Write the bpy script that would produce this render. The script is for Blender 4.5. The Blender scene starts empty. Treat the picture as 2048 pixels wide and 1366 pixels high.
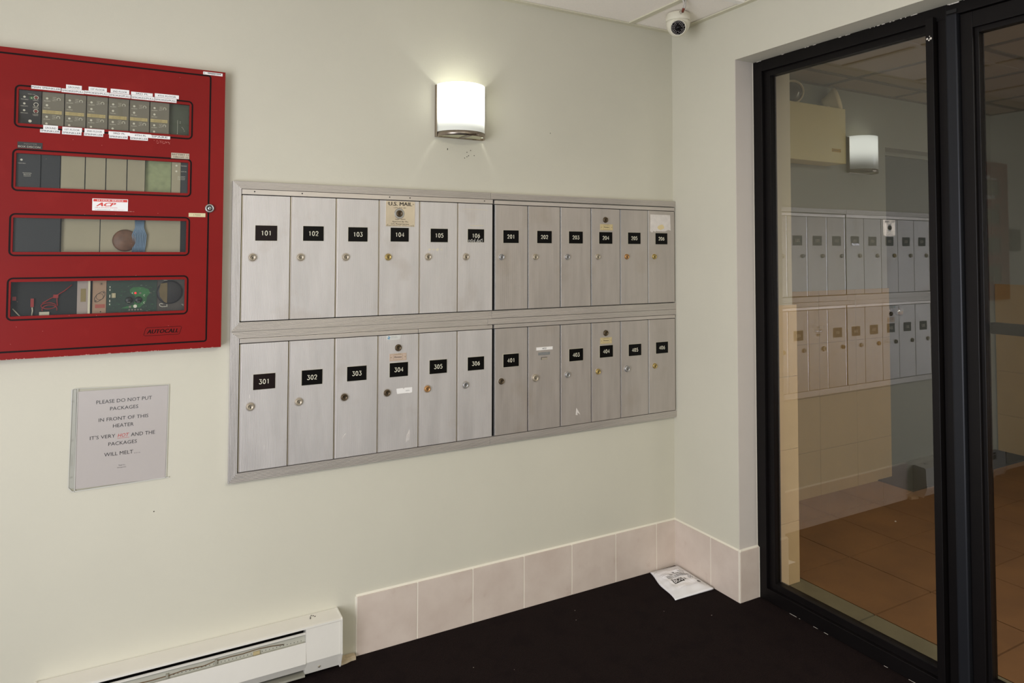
import bpy, bmesh, math, random
from mathutils import Vector, Matrix
random.seed(7)
S = bpy.context.scene
COL = S.collection

# ------------------------------------------------------------------ camera
cam_data = bpy.data.cameras.new('camera'); cam = bpy.data.objects.new('camera', cam_data); COL.objects.link(cam)
R_ = Vector((0.87693146, -0.48061037, 0.0022097)); U_ = Vector((-0.01863088, -0.02939938, 0.9993941)); F_ = Vector((0.48025421, 0.8764413, 0.03473544))
M = Matrix((R_, U_, -F_)).transposed().to_4x4(); M.translation = Vector((-1.96118601, -2.1866102, 1.2795441))
cam.matrix_world = M
cam_data.sensor_width = 36; cam_data.lens = 1377.136 / 2048 * 36; cam_data.shift_y = -(683 - 453.26) / 2048
cam_data.clip_start = 0.02
S.camera = cam
# ------------------------------------------------------------------ light and exposure
W = bpy.data.worlds.new('world'); S.world = W; W.use_nodes = True
W.node_tree.nodes['Background'].inputs[0].default_value = (0.75, 0.87, 1.0, 1); W.node_tree.nodes['Background'].inputs[1].default_value = 0.3
def area(name, loc, rot, sx, sy, power, color):
    d = bpy.data.lights.new(name, 'AREA'); d.shape = 'RECTANGLE'; d.size = sx; d.size_y = sy; d.energy = power; d.color = color
    o = bpy.data.objects.new(name, d); COL.objects.link(o); o.location = loc; o.rotation_euler = rot; return o
PI = math.pi
area('ceiling_fill', (-0.95, -2.45, 2.165), (0, 0, 0), 1.15, 0.55, 26, (1.0, 0.94, 0.78))  # unseen ceiling panel, added for warm light on the walls
area('side_fill', (-3.28, -1.9, 0.9), (0, -PI/2, 0), 1.7, 1.5, 70, (0.97, 0.98, 1.05))      # unseen cool light added from the left to brighten the right wall
area('rear_fill', (-1.9, -3.93, 1.15), (PI/2, 0, 0), 1.9, 2.0, 7, (0.97, 1.0, 1.0))  # weak fill added behind the camera, no window seen there
area('corridor_light', (0.60, -2.6, 2.15), (0, 0, 0), 0.5, 0.55, 60, (1.0, 0.98, 0.98))
vs = S.view_settings; S.display_settings.display_device = 'sRGB'
vs.view_transform = 'Standard'; vs.look = 'None'; vs.exposure = -0.02; vs.gamma = 1.0; vs.use_curve_mapping = False

# ------------------------------------------------------------------ materials
def lin(c):
    if isinstance(c, str): c = tuple(int(c[i:i+2], 16) / 255 for i in (0, 2, 4))
    return tuple(x / 12.92 if x <= 0.04045 else ((x + 0.055) / 1.055) ** 2.4 for x in c) + (1,)
class NT:
    def __init__(s, m): s.t = m.node_tree; s.n = s.t.nodes; s.l = s.t.links
    def add(s, typ, **kw):
        n = s.n.new(typ)
        for k, v in kw.items():
            if k.startswith('i_'):
                k = k[2:]; n.inputs[int(k) if k.isdigit() else k.replace('_', ' ')].default_value = v
            else: setattr(n, k, v)
        return n
    def link(s, a, b): s.l.new(a, b)
MATS = {}
def mat(name, color, rough=0.6, metal=0.0, spec=0.5, noise=0.0, nscale=30, bump=0.0, bscale=200, ramp=None, ridge=None, coat=0, emit=None, estr=0, nstretch=(1,1,1), stain=None, rvar=0):
    if name in MATS: return MATS[name]
    m = bpy.data.materials.new(name); m.use_nodes = True; t = NT(m); b = t.n['Principled BSDF']
    base = lin(color); b.inputs['Base Color'].default_value = base
    b.inputs['Roughness'].default_value = rough; b.inputs['Metallic'].default_value = metal; b.inputs['Specular IOR Level'].default_value = spec
    if coat: b.inputs['Coat Weight'].default_value = coat; b.inputs['Coat Roughness'].default_value = 0.15
    if emit: b.inputs['Emission Color'].default_value = lin(emit); b.inputs['Emission Strength'].default_value = estr
    geo = t.add('ShaderNodeNewGeometry'); pos = geo.outputs['Position']
    col_out = None
    if noise:
        mp = t.add('ShaderNodeMapping'); mp.inputs['Scale'].default_value = nstretch; t.link(pos, mp.inputs[0])
        nz = t.add('ShaderNodeTexNoise', i_Scale=nscale, i_Detail=5.0, i_Roughness=0.6); t.link(mp.outputs[0], nz.inputs['Vector'])
        mx = t.add('ShaderNodeMix', data_type='RGBA')
        c2 = lin(ramp) if ramp else tuple(min(1, x * (1 + noise)) for x in base[:3]) + (1,)
        c1 = base if ramp else tuple(x * (1 - noise) for x in base[:3]) + (1,)
        mx.inputs[6].default_value = c1; mx.inputs[7].default_value = c2
        mr = t.add('ShaderNodeMapRange'); mr.inputs[1].default_value = 0.3; mr.inputs[2].default_value = 0.7
        t.link(nz.outputs['Fac'], mr.inputs[0]); t.link(mr.outputs[0], mx.inputs[0]); col_out = mx.outputs[2]
        if rvar:
            rr = t.add('ShaderNodeMapRange'); rr.inputs[3].default_value = rough - rvar; rr.inputs[4].default_value = rough + rvar
            t.link(mr.outputs[0], rr.inputs[0]); t.link(rr.outputs[0], b.inputs['Roughness'])
    if stain:   # (colour, scale, threshold, amount): blotches of their own
        sn = t.add('ShaderNodeTexNoise', i_Scale=stain[1], i_Detail=4.0); t.link(pos, sn.inputs['Vector'])
        sr = t.add('ShaderNodeMapRange'); sr.inputs[1].default_value = stain[2]; sr.inputs[2].default_value = stain[2] + 0.12; sr.inputs[4].default_value = stain[3]
        t.link(sn.outputs['Fac'], sr.inputs[0]); m2 = t.add('ShaderNodeMix', data_type='RGBA'); m2.inputs[7].default_value = lin(stain[0])
        if col_out: t.link(col_out, m2.inputs[6])
        else: m2.inputs[6].default_value = base
        t.link(sr.outputs[0], m2.inputs[0]); col_out = m2.outputs[2]
    if col_out: t.link(col_out, b.inputs['Base Color'])
    h = None
    if ridge:   # (axis, pitch, strength)
        sp = t.add('ShaderNodeSeparateXYZ'); t.link(pos, sp.inputs[0])
        mu = t.add('ShaderNodeMath', operation='MULTIPLY'); mu.inputs[1].default_value = 2 * PI / ridge[1]; t.link(sp.outputs[ridge[0]], mu.inputs[0])
        sn = t.add('ShaderNodeMath', operation='SINE'); t.link(mu.outputs[0], sn.inputs[0])
        bp = t.add('ShaderNodeBump', i_Strength=ridge[2], i_Distance=0.0006); t.link(sn.outputs[0], bp.inputs['Height']); h = bp
        if len(ridge) > 3:   # grooves darker than the ridges
            gr = t.add('ShaderNodeMapRange'); gr.inputs[1].default_value = -1; gr.inputs[2].default_value = 1; gr.inputs[3].default_value = 1 - ridge[3]; gr.inputs[4].default_value = 1
            t.link(sn.outputs[0], gr.inputs[0]); vm = t.add('ShaderNodeVectorMath', operation='SCALE'); t.link(gr.outputs[0], vm.inputs['Scale'])
            if col_out: t.link(col_out, vm.inputs[0])
            else: vm.inputs[0].default_value = base[:3]
            t.link(vm.outputs[0], b.inputs['Base Color'])
    if bump:
        bn = t.add('ShaderNodeTexNoise', i_Scale=bscale, i_Detail=4.0); t.link(pos, bn.inputs['Vector'])
        bp = t.add('ShaderNodeBump', i_Strength=bump, i_Distance=0.002); t.link(bn.outputs['Fac'], bp.inputs['Height'])
        if h: t.link(h.outputs[0], bp.inputs['Normal'])
        h = bp
    if h: t.link(h.outputs[0], b.inputs['Normal'])
    MATS[name] = m; return m
def glass_mat(name, tint, gain, rough=0.0):
    m = bpy.data.materials.new(name); m.use_nodes = True; t = NT(m); t.n.clear()
    out = t.add('ShaderNodeOutputMaterial'); tr = t.add('ShaderNodeBsdfTransparent'); tr.inputs[0].default_value = tint
    gl = t.add('ShaderNodeBsdfGlossy'); gl.inputs['Roughness'].default_value = rough; gl.inputs[0].default_value = (1, 1, 1, 1)
    fr = t.add('ShaderNodeFresnel', i_IOR=1.5); g = t.add('ShaderNodeNewGeometry')
    mu = t.add('ShaderNodeMath', operation='MULTIPLY', use_clamp=True); mu.inputs[1].default_value = gain; t.link(fr.outputs[0], mu.inputs[0])
    iv = t.add('ShaderNodeMath', operation='SUBTRACT'); iv.inputs[0].default_value = 1; t.link(g.outputs['Backfacing'], iv.inputs[1])
    m2 = t.add('ShaderNodeMath', operation='MULTIPLY'); t.link(mu.outputs[0], m2.inputs[0]); t.link(iv.outputs[0], m2.inputs[1])
    ms = t.add('ShaderNodeMixShader'); t.link(m2.outputs[0], ms.inputs[0]); t.link(tr.outputs[0], ms.inputs[1]); t.link(gl.outputs[0], ms.inputs[2]); t.link(ms.outputs[0], out.inputs[0])
    return m
paint = mat('wall paint', 'cbc7b6', 0.55, noise=0.02, nscale=3, bump=0.12, bscale=160, spec=0.35)
jamb_paint = mat('jamb paint', 'c9c1b8', 0.5, noise=0.02, nscale=3, bump=0.12, bscale=160, spec=0.35)
caulk_m = mat('paint bead', 'e2dccd', 0.5, bump=0.3, bscale=60)
carpet_m = mat('black carpet', '070404', 0.95, noise=0.5, nscale=330, ramp='281e1d', bump=1.0, bscale=400, spec=0.08, stain=('150e0f', 14, 0.52, 0.5))
pink_tile = mat('blush wall tile', 'd4c6b9', 0.42, noise=0.05, nscale=9, ramp='c8b8ab', bump=0.15, bscale=40, stain=('b9a293', 18, 0.66, 0.4))
grout_m = mat('light grout', 'e3dbcc', 0.8, bump=0.3, bscale=300)
stub_tile = mat('lit beige return tile', 'e2c8a0', 0.4, noise=0.04, nscale=12, bump=0.05, bscale=40)  # same wainscot tile, its stronger light put into the colour
beige_tile = mat('shaded beige wainscot tile', 'b0986f', 0.4, noise=0.04, nscale=12, bump=0.05, bscale=40)  # darkened in the colour for the dimmer far wall
beige_grout = mat('tan grout', '9c8564', 0.8)
floor_tile_m = mat('terracotta floor tile', '9c744f', 0.5, noise=0.2, nscale=4, ramp='866447', bump=0.1, bscale=60, spec=0.4)
grey_tile_m = mat('grey green threshold tile', '86806a', 0.5, noise=0.1, nscale=12)
floor_grout = mat('dark floor grout', '33241a', 0.9)
cor_paint = mat('shaded corridor paint', '9ca3a1', 0.6, noise=0.02, nscale=3)  # dimness of the far corridor is in this paint colour
stub_paint = mat('lit corridor return paint', 'fbfaf0', 0.6)  # lightened in the colour where the return is lit
corr_door_m = mat('shaded pale blue door paint', '5e6869', 0.5)  # pale blue darkened in the colour for the recess shade
ceil_tile_m = mat('ceiling tile', 'fbf4ea', 0.9, noise=0.03, nscale=150, bump=0.25, bscale=250)
ceil_bar_m = mat('ceiling grid bar', 'd2cdb6', 0.6)
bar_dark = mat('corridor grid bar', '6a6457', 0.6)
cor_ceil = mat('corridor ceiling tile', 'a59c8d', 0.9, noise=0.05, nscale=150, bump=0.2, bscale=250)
bronze = mat('dark bronze aluminium', '0f0c0c', 0.42, 0.1, noise=0.15, nscale=8, bump=0.03, bscale=400, spec=0.22)
bronze_blue = mat('blue-lit bronze hinge', '212226', 0.4, 0.3, spec=0.3)  # bluish light on the hinge strip is in the colour
chip_m = mat('chipped edge', 'cfc8bd', 0.7)
alu_door = mat('ribbed aluminium door', 'd3ceca', 0.42, 0.45, noise=0.05, nscale=5, nstretch=(6, 6, 1), ridge=(0, 0.0033, 0.28, 0.06), stain=('b6a89a', 7, 0.6, 0.3), rvar=0.06)  # base colour raised for the stronger sheen on the left doors
alu_door2 = mat('fine brushed aluminium door', 'b9b1a9', 0.42, 0.45, noise=0.06, nscale=6, nstretch=(8, 8, 1), ridge=(0, 0.0027, 0.16, 0.04), stain=('a89b8c', 6, 0.58, 0.35), rvar=0.06)
alu_rail = mat('ribbed aluminium rail', 'bdb6ae', 0.4, 0.5, noise=0.07, nscale=6, nstretch=(1, 1, 12), ridge=(2, 0.0042, 0.35, 0.11), rvar=0.05)
alu_stile = mat('ribbed aluminium stile', 'c4bfba', 0.4, 0.5, noise=0.07, nscale=6, nstretch=(12, 1, 1), ridge=(0, 0.0042, 0.35, 0.11), rvar=0.05)
alu_plain = mat('plain aluminium', 'c6beb6', 0.36, 0.55, noise=0.05, nscale=10)
alu_bright = mat('bright aluminium edge', 'd9d9dc', 0.25, 0.8)
dark_gap = mat('dark gap', '12100e', 0.8)
brass_edge = mat('brass coloured door edge', 'b9ad7c', 0.4, 0.5)
black_plate = mat('black number plate', '060505', 0.4, spec=0.15)
brown_plate = mat('brown black number plate', '1a0f0e', 0.4, spec=0.2)
engrave = mat('pale engraving', 'e9e4cf', 0.6)
plate_edge = mat('pale plate edge', 'd8d2b8', 0.5)
nickel = mat('nickel lock', 'b3a894', 0.45, 0.6)
brass = mat('brass lock', 'b09a60', 0.42, 0.65)
steel = mat('steel lock', 'a9a8a6', 0.4, 0.7)
orange_brass = mat('orange brass lock', 'b68a58', 0.42, 0.65)
dark_lock = mat('dark brass lock', '5a4c38', 0.42, 0.6)
keyhole_m = mat('keyhole', '0c0906', 0.7)
us_plate_m = mat('champagne metal plate', 'd3c7b6', 0.25, 0.75, noise=0.05, nscale=12)
print_dark = mat('dark print', '2b2420', 0.7)
tag_m = mat('cream metal tag', 'd3c193', 0.4, 0.2)
tag_pink = mat('worn pinkish tag', 'c9b3a2', 0.5, 0.2)
white_sticker = mat('white sticker', 'ece9e4', 0.5)
smear = mat('whitish glue residue', 'd9d2cb', 0.8, noise=0.08, nscale=60)
smear_y = mat('yellow glue residue', 'dcc99a', 0.8)
red_m = mat('red enamel', '80100d', 0.45, noise=0.06, nscale=5, bump=0.04, bscale=300, spec=0.2, stain=('8e1d18', 9, 0.62, 0.4))
red_dark = mat('red enamel edge', '8a1a18', 0.4)
black_line = mat('black stripe paint', '140505', 0.5, spec=0.15)
pvc = mat('label tape', 'ecebe9', 0.45)
ink = mat('label ink', '35373a', 0.7)
module_dark = mat('dark module face', '2a2b2e', 0.4)
module_grey = mat('grey module face', '7f7a6d', 0.45)
module_seam = mat('module seam', '3a3832', 0.6)
module_beige = mat('blank beige module plate', 'a79f87', 0.42, noise=0.04, nscale=12)
pcb_dark = mat('dark green board', '22382b', 0.5, noise=0.4, nscale=90)
pcb_green = mat('green circuit board', '2f6a38', 0.45, noise=0.3, nscale=60)
pcb_grey = mat('grey green board', '4c5446', 0.5, noise=0.1, nscale=60)
pale_led = mat('pale indicator', 'e3e0d0', 0.4)
red_led = mat('lit red indicator', 'ff2a30', 0.4, emit='ff2230', estr=1.6)
red_cap = mat('red key cap', '8f2a24', 0.4)
yellow_strip = mat('yellow zone strip', 'cdbb86', 0.6)
print_line = mat('brown print', '8f7f55', 0.7)
interior_black = mat('cabinet interior', '121212', 0.7)
wire_red = mat('red wire', '9a1f1b', 0.4)
wire_white = mat('white wire', 'cfcab5', 0.4)
bundle_blue = mat('bundle blue', '7089a3', 0.4)
brown_part = mat('mottled brown', '6f4d38', 0.5, noise=0.3, nscale=60)
copper_plate = mat('coppery mounting plate', 'a88a72', 0.45, 0.2)
acp_red = mat('sticker red', 'd23a32', 0.5)
paper_m = mat('white paper', 'd3cbc9', 0.7)
paper_ink = mat('black ink', '2c2c31', 0.8)
red_ink = mat('red ink', 'd8453c', 0.8)
heater_m = mat('white heater enamel', 'dedad0', 0.38, noise=0.03, nscale=6, spec=0.5, stain=('c6bda8', 12, 0.66, 0.5))
heater_in = mat('heater inner metal', 'a8a596', 0.5, 0.3)
wire_brown = mat('brown capillary wire', '6d5235', 0.4, 0.3)
satin = mat('satin nickel', '9c9184', 0.3, 0.95, noise=0.08, nscale=3, nstretch=(14, 14, 0.2), rvar=0.05)
cream_m = mat('cream diffuser', 'd8d6b4', 0.5)
cam_white = mat('warm white plastic', 'e3decb', 0.3, spec=0.5)
cam_black = mat('black camera face', '131013', 0.5, spec=0.2)
cam_led = mat('clear infrared diode', 'cfc9c6', 0.2, spec=0.8)
pale_plastic = mat('clear sleeve plastic', 'c5bfb4', 0.3)
rust = mat('rust brown tape', '77321f', 0.6)
env_m = mat('white poly mailer', 'e9e8ea', 0.32, noise=0.02, nscale=10, bump=0.15, bscale=25, spec=0.5)
env_ink = mat('faded print', '8d8a8c', 0.8)
em_box = mat('yellowed enclosure', 'ece6ba', 0.45, noise=0.03, nscale=8)
em_lamp = mat('off white lamp shell', 'efe8cc', 0.35)
em_lens = mat('lamp lens', '4a463c', 0.12, spec=1.0)
gold_label = mat('gold label', 'c8a53a', 0.5)
mat_black = mat('black door mat', '191614', 0.95, noise=0.3, nscale=300)
mortar_m = mat('mortar', 'b9a88c', 0.9, noise=0.15, nscale=60, bump=0.6, bscale=80)
lint_m = mat('pale lint', '8a8074', 0.9)
store_glass = glass_mat('storefront glass', (0.78, 0.76, 0.70, 1), 2.8)
door_glass = glass_mat('door glass', (0.72, 0.70, 0.66, 1), 0.95)
panel_glass = glass_mat('panel window', (0.9, 0.9, 0.88, 1), 0.9, 0.0)
sleeve_m = glass_mat('clear plastic sleeve', (0.93, 0.93, 0.92, 1), 1.6, 0.18)
# lit opal shade: brighter towards the bulb
shade_m = bpy.data.materials.new('lit opal glass'); shade_m.use_nodes = True
t = NT(shade_m); b = t.n['Principled BSDF']; b.inputs['Base Color'].default_value = (0.62, 0.62, 0.55, 1); b.inputs['Roughness'].default_value = 0.25
g = t.add('ShaderNodeNewGeometry'); sc_ = t.add('ShaderNodeVectorMath', operation='MULTIPLY'); sc_.inputs[1].default_value = (0.35, 0.35, 1); t.link(g.outputs['Position'], sc_.inputs[0]); d = t.add('ShaderNodeVectorMath', operation='DISTANCE'); d.inputs[1].default_value = (-0.935*0.35, -0.045*0.35, 1.80); t.link(sc_.outputs[0], d.inputs[0])
mr = t.add('ShaderNodeMapRange', interpolation_type='SMOOTHSTEP'); mr.inputs[1].default_value = 0.02; mr.inputs[2].default_value = 0.112; mr.inputs[3].default_value = 4.6; mr.inputs[4].default_value = 0.30
t.link(d.outputs['Value'], mr.inputs[0]); t.link(mr.outputs[0], b.inputs['Emission Strength']); b.inputs['Emission Color'].default_value = (0.97, 1.0, 0.90, 1)

# ------------------------------------------------------------------ mesh helpers
class MB:
    def __init__(s): s.v = []; s.f = []; s.mi = []; s.sm = []
    def add(s, vs_, fs_, mi=0, smooth=False):
        o = len(s.v); s.v += [tuple(v) for v in vs_]
        for f in fs_: s.f.append([o + i for i in f]); s.mi.append(mi); s.sm.append(smooth)
        return s
    def box(s, x0, x1, y0, y1, z0, z1, mi=0, bev=0):
        if x0 > x1: x0, x1 = x1, x0
        if y0 > y1: y0, y1 = y1, y0
        if z0 > z1: z0, z1 = z1, z0
        if bev:
            bm = bmesh.new(); r = bmesh.ops.create_cube(bm, size=1)
            for v in bm.verts: v.co = Vector(((x0+x1)/2 + v.co.x*(x1-x0), (y0+y1)/2 + v.co.y*(y1-y0), (z0+z1)/2 + v.co.z*(z1-z0)))
            bmesh.ops.bevel(bm, geom=bm.edges[:], offset=bev, segments=2, affect='EDGES', profile=0.6)
            bm.verts.index_update(); s.add([v.co for v in bm.verts], [[v.index for v in f.verts] for f in bm.faces], mi); bm.free(); return s
        vs_ = [(x, y, z) for x in (x0, x1) for y in (y0, y1) for z in (z0, z1)]
        return s.add(vs_, [(0,1,3,2),(4,6,7,5),(0,4,5,1),(2,3,7,6),(0,2,6,4),(1,5,7,3)], mi)
    def prism(s, pts, axis, a0, a1, mi=0, smooth=False):
        """extrude a polygon of (p,q) along axis; x: (y,z)  y: (x,z)  z: (x,y)"""
        def P(p, q, a): return {0: (a, p, q), 1: (p, a, q), 2: (p, q, a)}[axis]
        n = len(pts); vs_ = [P(p, q, a0) for p, q in pts] + [P(p, q, a1) for p, q in pts]
        area_ = sum(pts[i][0]*pts[(i+1) % n][1] - pts[(i+1) % n][0]*pts[i][1] for i in range(n))
        flip = (area_ > 0) != (axis == 1); flip = flip if a1 > a0 else not flip
        A = list(range(n)); B = [n + i for i in range(n)]
        if flip: A = A[::-1]
        else: B = B[::-1]
        s.add(vs_, [A, B], mi); o = len(s.v) - 2*n
        for i in range(n):
            j = (i+1) % n; f = [o+i, o+j, o+n+j, o+n+i]
            s.f.append(f if flip else f[::-1]); s.mi.append(mi); s.sm.append(smooth)
        return s
    def lathe(s, prof, c, d, seg=24, mi=0, smooth=True, arc=None):
        """profile [(r,h)] turned about axis d through c"""
        d = Vector(d).normalized(); a = Vector((0, 0, 1)) if abs(d.z) < 0.9 else Vector((1, 0, 0)); e1 = d.cross(a).normalized(); e2 = d.cross(e1)
        c = Vector(c); vs_ = []
        for r, h in prof:
            for i in range(seg):
                t_ = 2*PI*i/seg; vs_.append(c + d*h + (e1*math.cos(t_) + e2*math.sin(t_))*r)
        fs_ = []
        for k in range(len(prof)-1):
            for i in range(seg):
                j = (i+1) % seg; fs_.append((k*seg+i, (k+1)*seg+i, (k+1)*seg+j, k*seg+j))
        s.add(vs_, fs_, mi, smooth); o = len(s.v) - len(vs_)
        if prof[0][0] > 1e-6: s.f.append([o+i for i in range(seg)]); s.mi.append(mi); s.sm.append(False)
        if prof[-1][0] > 1e-6: s.f.append([o+(len(prof)-1)*seg+i for i in range(seg)][::-1]); s.mi.append(mi); s.sm.append(False)
        return s
    def disc(s, x, z, y, r, th=0.001, seg=14, mi=0):
        return s.lathe([(r, 0), (r, th)], (x, y, z), (0, -1, 0), seg, mi, False)
    def tube(s, pts, r, seg=8, mi=0):
        pts = [Vector(p) for p in pts]; vs_ = []; prev = None
        for i, p in enumerate(pts):
            d = (pts[min(i+1, len(pts)-1)] - pts[max(i-1, 0)]).normalized()
            if prev is None: prev = d.orthogonal().normalized()
            e1 = (prev - d*prev.dot(d)).normalized(); prev = e1; e2 = d.cross(e1)
            for k in range(seg): a = 2*PI*k/seg; vs_.append(p + (e1*math.cos(a) + e2*math.sin(a))*r)
        n = len(pts); fs_ = [(i*seg+k, i*seg+(k+1) % seg, (i+1)*seg+(k+1) % seg, (i+1)*seg+k) for i in range(n-1) for k in range(seg)]
        fs_ += [list(range(seg))[::-1], [(n-1)*seg+k for k in range(seg)]]
        return s.add(vs_, fs_, mi, True)
    def ribbon(s, pts, w, y, th=0.0006, mi=0, closed=False):
        """flat stroke on the wall plane; pts (x,z)"""
        n = len(pts); L = []; Rr = []
        for i in range(n):
            a = Vector(pts[(i-1) % n if closed else max(i-1, 0)]); c = Vector(pts[(i+1) % n if closed else min(i+1, n-1)])
            d = (c - a); d = d.normalized() if d.length > 1e-9 else Vector((1, 0)); nn = Vector((-d.y, d.x))*w/2; p = Vector(pts[i]); L.append(p+nn); Rr.append(p-nn)
        m_ = n if closed else n-1
        for i in range(m_):
            j = (i+1) % n; q = [L[i], L[j], Rr[j], Rr[i]]
            vs_ = [(v.x, y-th, v.y) for v in q] + [(v.x, y, v.y) for v in q]
            s.add(vs_, [(3,2,1,0),(4,5,6,7),(0,1,5,4),(2,3,7,6)], mi)
        return s
    def build(s, name, mats, parent=None, recalc=False):
        if not isinstance(mats, (list, tuple)): mats = [mats]
        xs = [v[0] for v in s.v]; ys = [v[1] for v in s.v]; zs = [v[2] for v in s.v]
        c = Vector(((min(xs)+max(xs))/2, (min(ys)+max(ys))/2, min(zs)))
        me = bpy.data.meshes.new(name); me.from_pydata([Vector(v)-c for v in s.v], [], s.f)
        for m_ in mats: me.materials.append(m_)
        me.polygons.foreach_set('material_index', s.mi); me.polygons.foreach_set('use_smooth', s.sm)
        if recalc:
            bm = bmesh.new(); bm.from_mesh(me); bmesh.ops.recalc_face_normals(bm, faces=bm.faces); bm.to_mesh(me); bm.free()
        me.update(); return link(name, me, c, parent)
WL = {}
def link(name, me, c, parent):
    o = bpy.data.objects.new(name, me); COL.objects.link(o); c = Vector(c)
    if parent is not None: o.parent = parent; o.location = c - WL[parent.name]
    else: o.location = c
    WL[o.name] = c; return o
def tag(o, label=None, cat=None, group=None, kind=None):
    if label: o['label'] = label
    if cat: o['category'] = cat
    if group: o['group'] = group
    if kind: o['kind'] = kind
    return o
def thing(name, loc, label, cat, group=None):
    return tag(link(name, None, loc, None), label, cat, group)
def struct(o): o['kind'] = 'structure'; return o
def copy_part(src, parent, dx=0, dy=0, dz=0):
    o = src.copy(); COL.objects.link(o); o.parent = parent; c = WL[src.name] + Vector((dx, dy, dz)); WL[o.name] = c
    o.location = c - (WL[parent.name] if parent else Vector()); return o
TXT = {}
def text_mesh(s, bold=0.0, shear=0.0):
    k = (s, bold, shear)
    if k not in TXT:
        cu = bpy.data.curves.new('lettering', 'FONT'); cu.body = s; cu.size = 1; cu.offset = bold; cu.shear = shear; cu.resolution_u = 2; cu.extrude = 0
        ob = bpy.data.objects.new('lettering', cu); COL.objects.link(ob)
        me = bpy.data.meshes.new_from_object(ob.evaluated_get(bpy.context.evaluated_depsgraph_get()))
        vs_ = [tuple(v.co) for v in me.vertices]; fs_ = [list(p.vertices) for p in me.polygons]
        bpy.data.objects.remove(ob); bpy.data.curves.remove(cu); bpy.data.meshes.remove(me)
        x0 = min(v[0] for v in vs_); x1 = max(v[0] for v in vs_); y0 = min(v[1] for v in vs_); y1 = max(v[1] for v in vs_)
        TXT[k] = (vs_, fs_, x0, x1, y0, y1)
    return TXT[k]
def text(mb, s, x0, x1, z0, z1, y, mi=0, bold=0.0, shear=0.0, fn=None):
    """fit lettering into the box x0..x1, z0..z1 on the plane y (facing the room)"""
    vs_, fs_, a0, a1, b0, b1 = text_mesh(s, 0.0, shear)
    for k, sh in enumerate((-1, 1, 0) if bold else (0,)):      # heavier strokes by side-by-side passes
        P = []
        for v in vs_:
            u = (v[0] + sh*bold - a0)/(a1-a0); w = (v[1]-b0)/(b1-b0)
            P.append(fn(u, w) if fn else (x0 + u*(x1-x0), y - k*0.00002, z0 + w*(z1-z0)))
        mb.add(P, fs_, mi)
def rrect(x0, x1, z0, z1, r, n=5):
    P = []
    for cx, cz, a in ((x1-r, z1-r, 0), (x0+r, z1-r, 90), (x0+r, z0+r, 180), (x1-r, z0+r, 270)):
        for k in range(n+1): t_ = math.radians(a + 90*k/n); P.append((cx + r*math.cos(t_), cz + r*math.sin(t_)))
    return P
DIG = {'0': [[(0.5+0.42*math.cos(t_*PI/10), 0.5+0.5*math.sin(t_*PI/10)) for t_ in range(21)]],
 '1': [[(0.2, 0.82), (0.55, 1.0), (0.55, 0)]],
 '2': [[(0.08, 0.74), (0.14, 0.9), (0.32, 1), (0.6, 1), (0.82, 0.88), (0.87, 0.7), (0.78, 0.52), (0.06, 0), (0.92, 0)]],
 '3': [[(0.1, 1), (0.88, 1), (0.45, 0.6), (0.7, 0.56), (0.9, 0.38), (0.88, 0.2), (0.72, 0.04), (0.45, 0), (0.2, 0.04), (0.06, 0.2)]],
 '4': [[(0.72, 0), (0.72, 1), (0.04, 0.3), (0.98, 0.3)]],
 '5': [[(0.85, 1), (0.22, 1), (0.14, 0.58), (0.4, 0.66), (0.68, 0.6), (0.88, 0.42), (0.88, 0.2), (0.7, 0.04), (0.42, 0), (0.18, 0.05), (0.06, 0.18)]],
 '6': [[(0.72, 0.98), (0.4, 0.82), (0.14, 0.5), (0.1, 0.28), (0.2, 0.08), (0.45, 0), (0.7, 0.04), (0.88, 0.22), (0.86, 0.44), (0.68, 0.58), (0.45, 0.6), (0.22, 0.5), (0.12, 0.34)]]}
def digits(mb, s, cx, cz, h, y, mi, w=0.55, gap=0.2, stroke=0.13):
    tot = h*(w*len(s) + gap*(len(s)-1)); x = cx - tot/2
    for ch in s:
        for st in DIG[ch]: mb.ribbon([(x + p*h*w, cz - h/2 + q*h) for p, q in st], h*stroke, y, 0.0005, mi)
        x += h*(w+gap)

# ------------------------------------------------------------------ setting: the vestibule
JY = -0.345      # where the glazed opening begins on the right wall
JD = 0.094       # depth of the return
HZ = 1.996       # underside of the header
CZ = 2.190       # ceiling height
wl = struct(MB().box(-3.3, 0.0, 0.0, 0.15, -0.05, 2.4).build('wall_left', paint))
specks = MB()
from_px = [(-0.976, 1.868), (-0.886, 1.851), (-0.8745, 1.825), (-0.905, 1.773), (-0.897, 1.745), (-1.018, 1.628), (-1.018, 1.631), (-0.930, 1.631), (-0.944, 1.624), (-0.938, 1.612), (-0.916, 1.614), (-0.944, 1.608), (-0.953, 1.603), (-1.43, 0.74), (-0.6, 1.72), (-1.9, 0.55), (-1.7, 1.31)]
for x, z in from_px: specks.lathe([(0.0017, 0), (0.0012, 0.0012), (0, 0.0014)], (x, 0, z), (0, -1, 0), 6)
specks.build('fly_speck', print_dark, wl)['kind'] = 'stuff'
wr = struct(MB().box(0.0, 0.30, JY+0.002, 0.25, -0.05, 2.4).box(0.0, 0.30, -3.95, JY+0.002, HZ, 2.4).box(0.0, 0.30, -3.95, -2.06, -0.05, HZ).build('wall_right', paint))
struct(MB().box(0.0005, JD+0.002, JY, JY+0.006, 0.18, HZ).build('trim_1', jamb_paint))
struct(MB().box(-3.45, -3.3, -1.1, 0.15, -0.05, 2.4).box(-3.45, -3.3, -4.1, -2.7, -0.05, 2.4).box(-3.45, -3.3, -2.7, -1.1, 2.1, 2.4).build('wall_side', paint))
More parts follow.
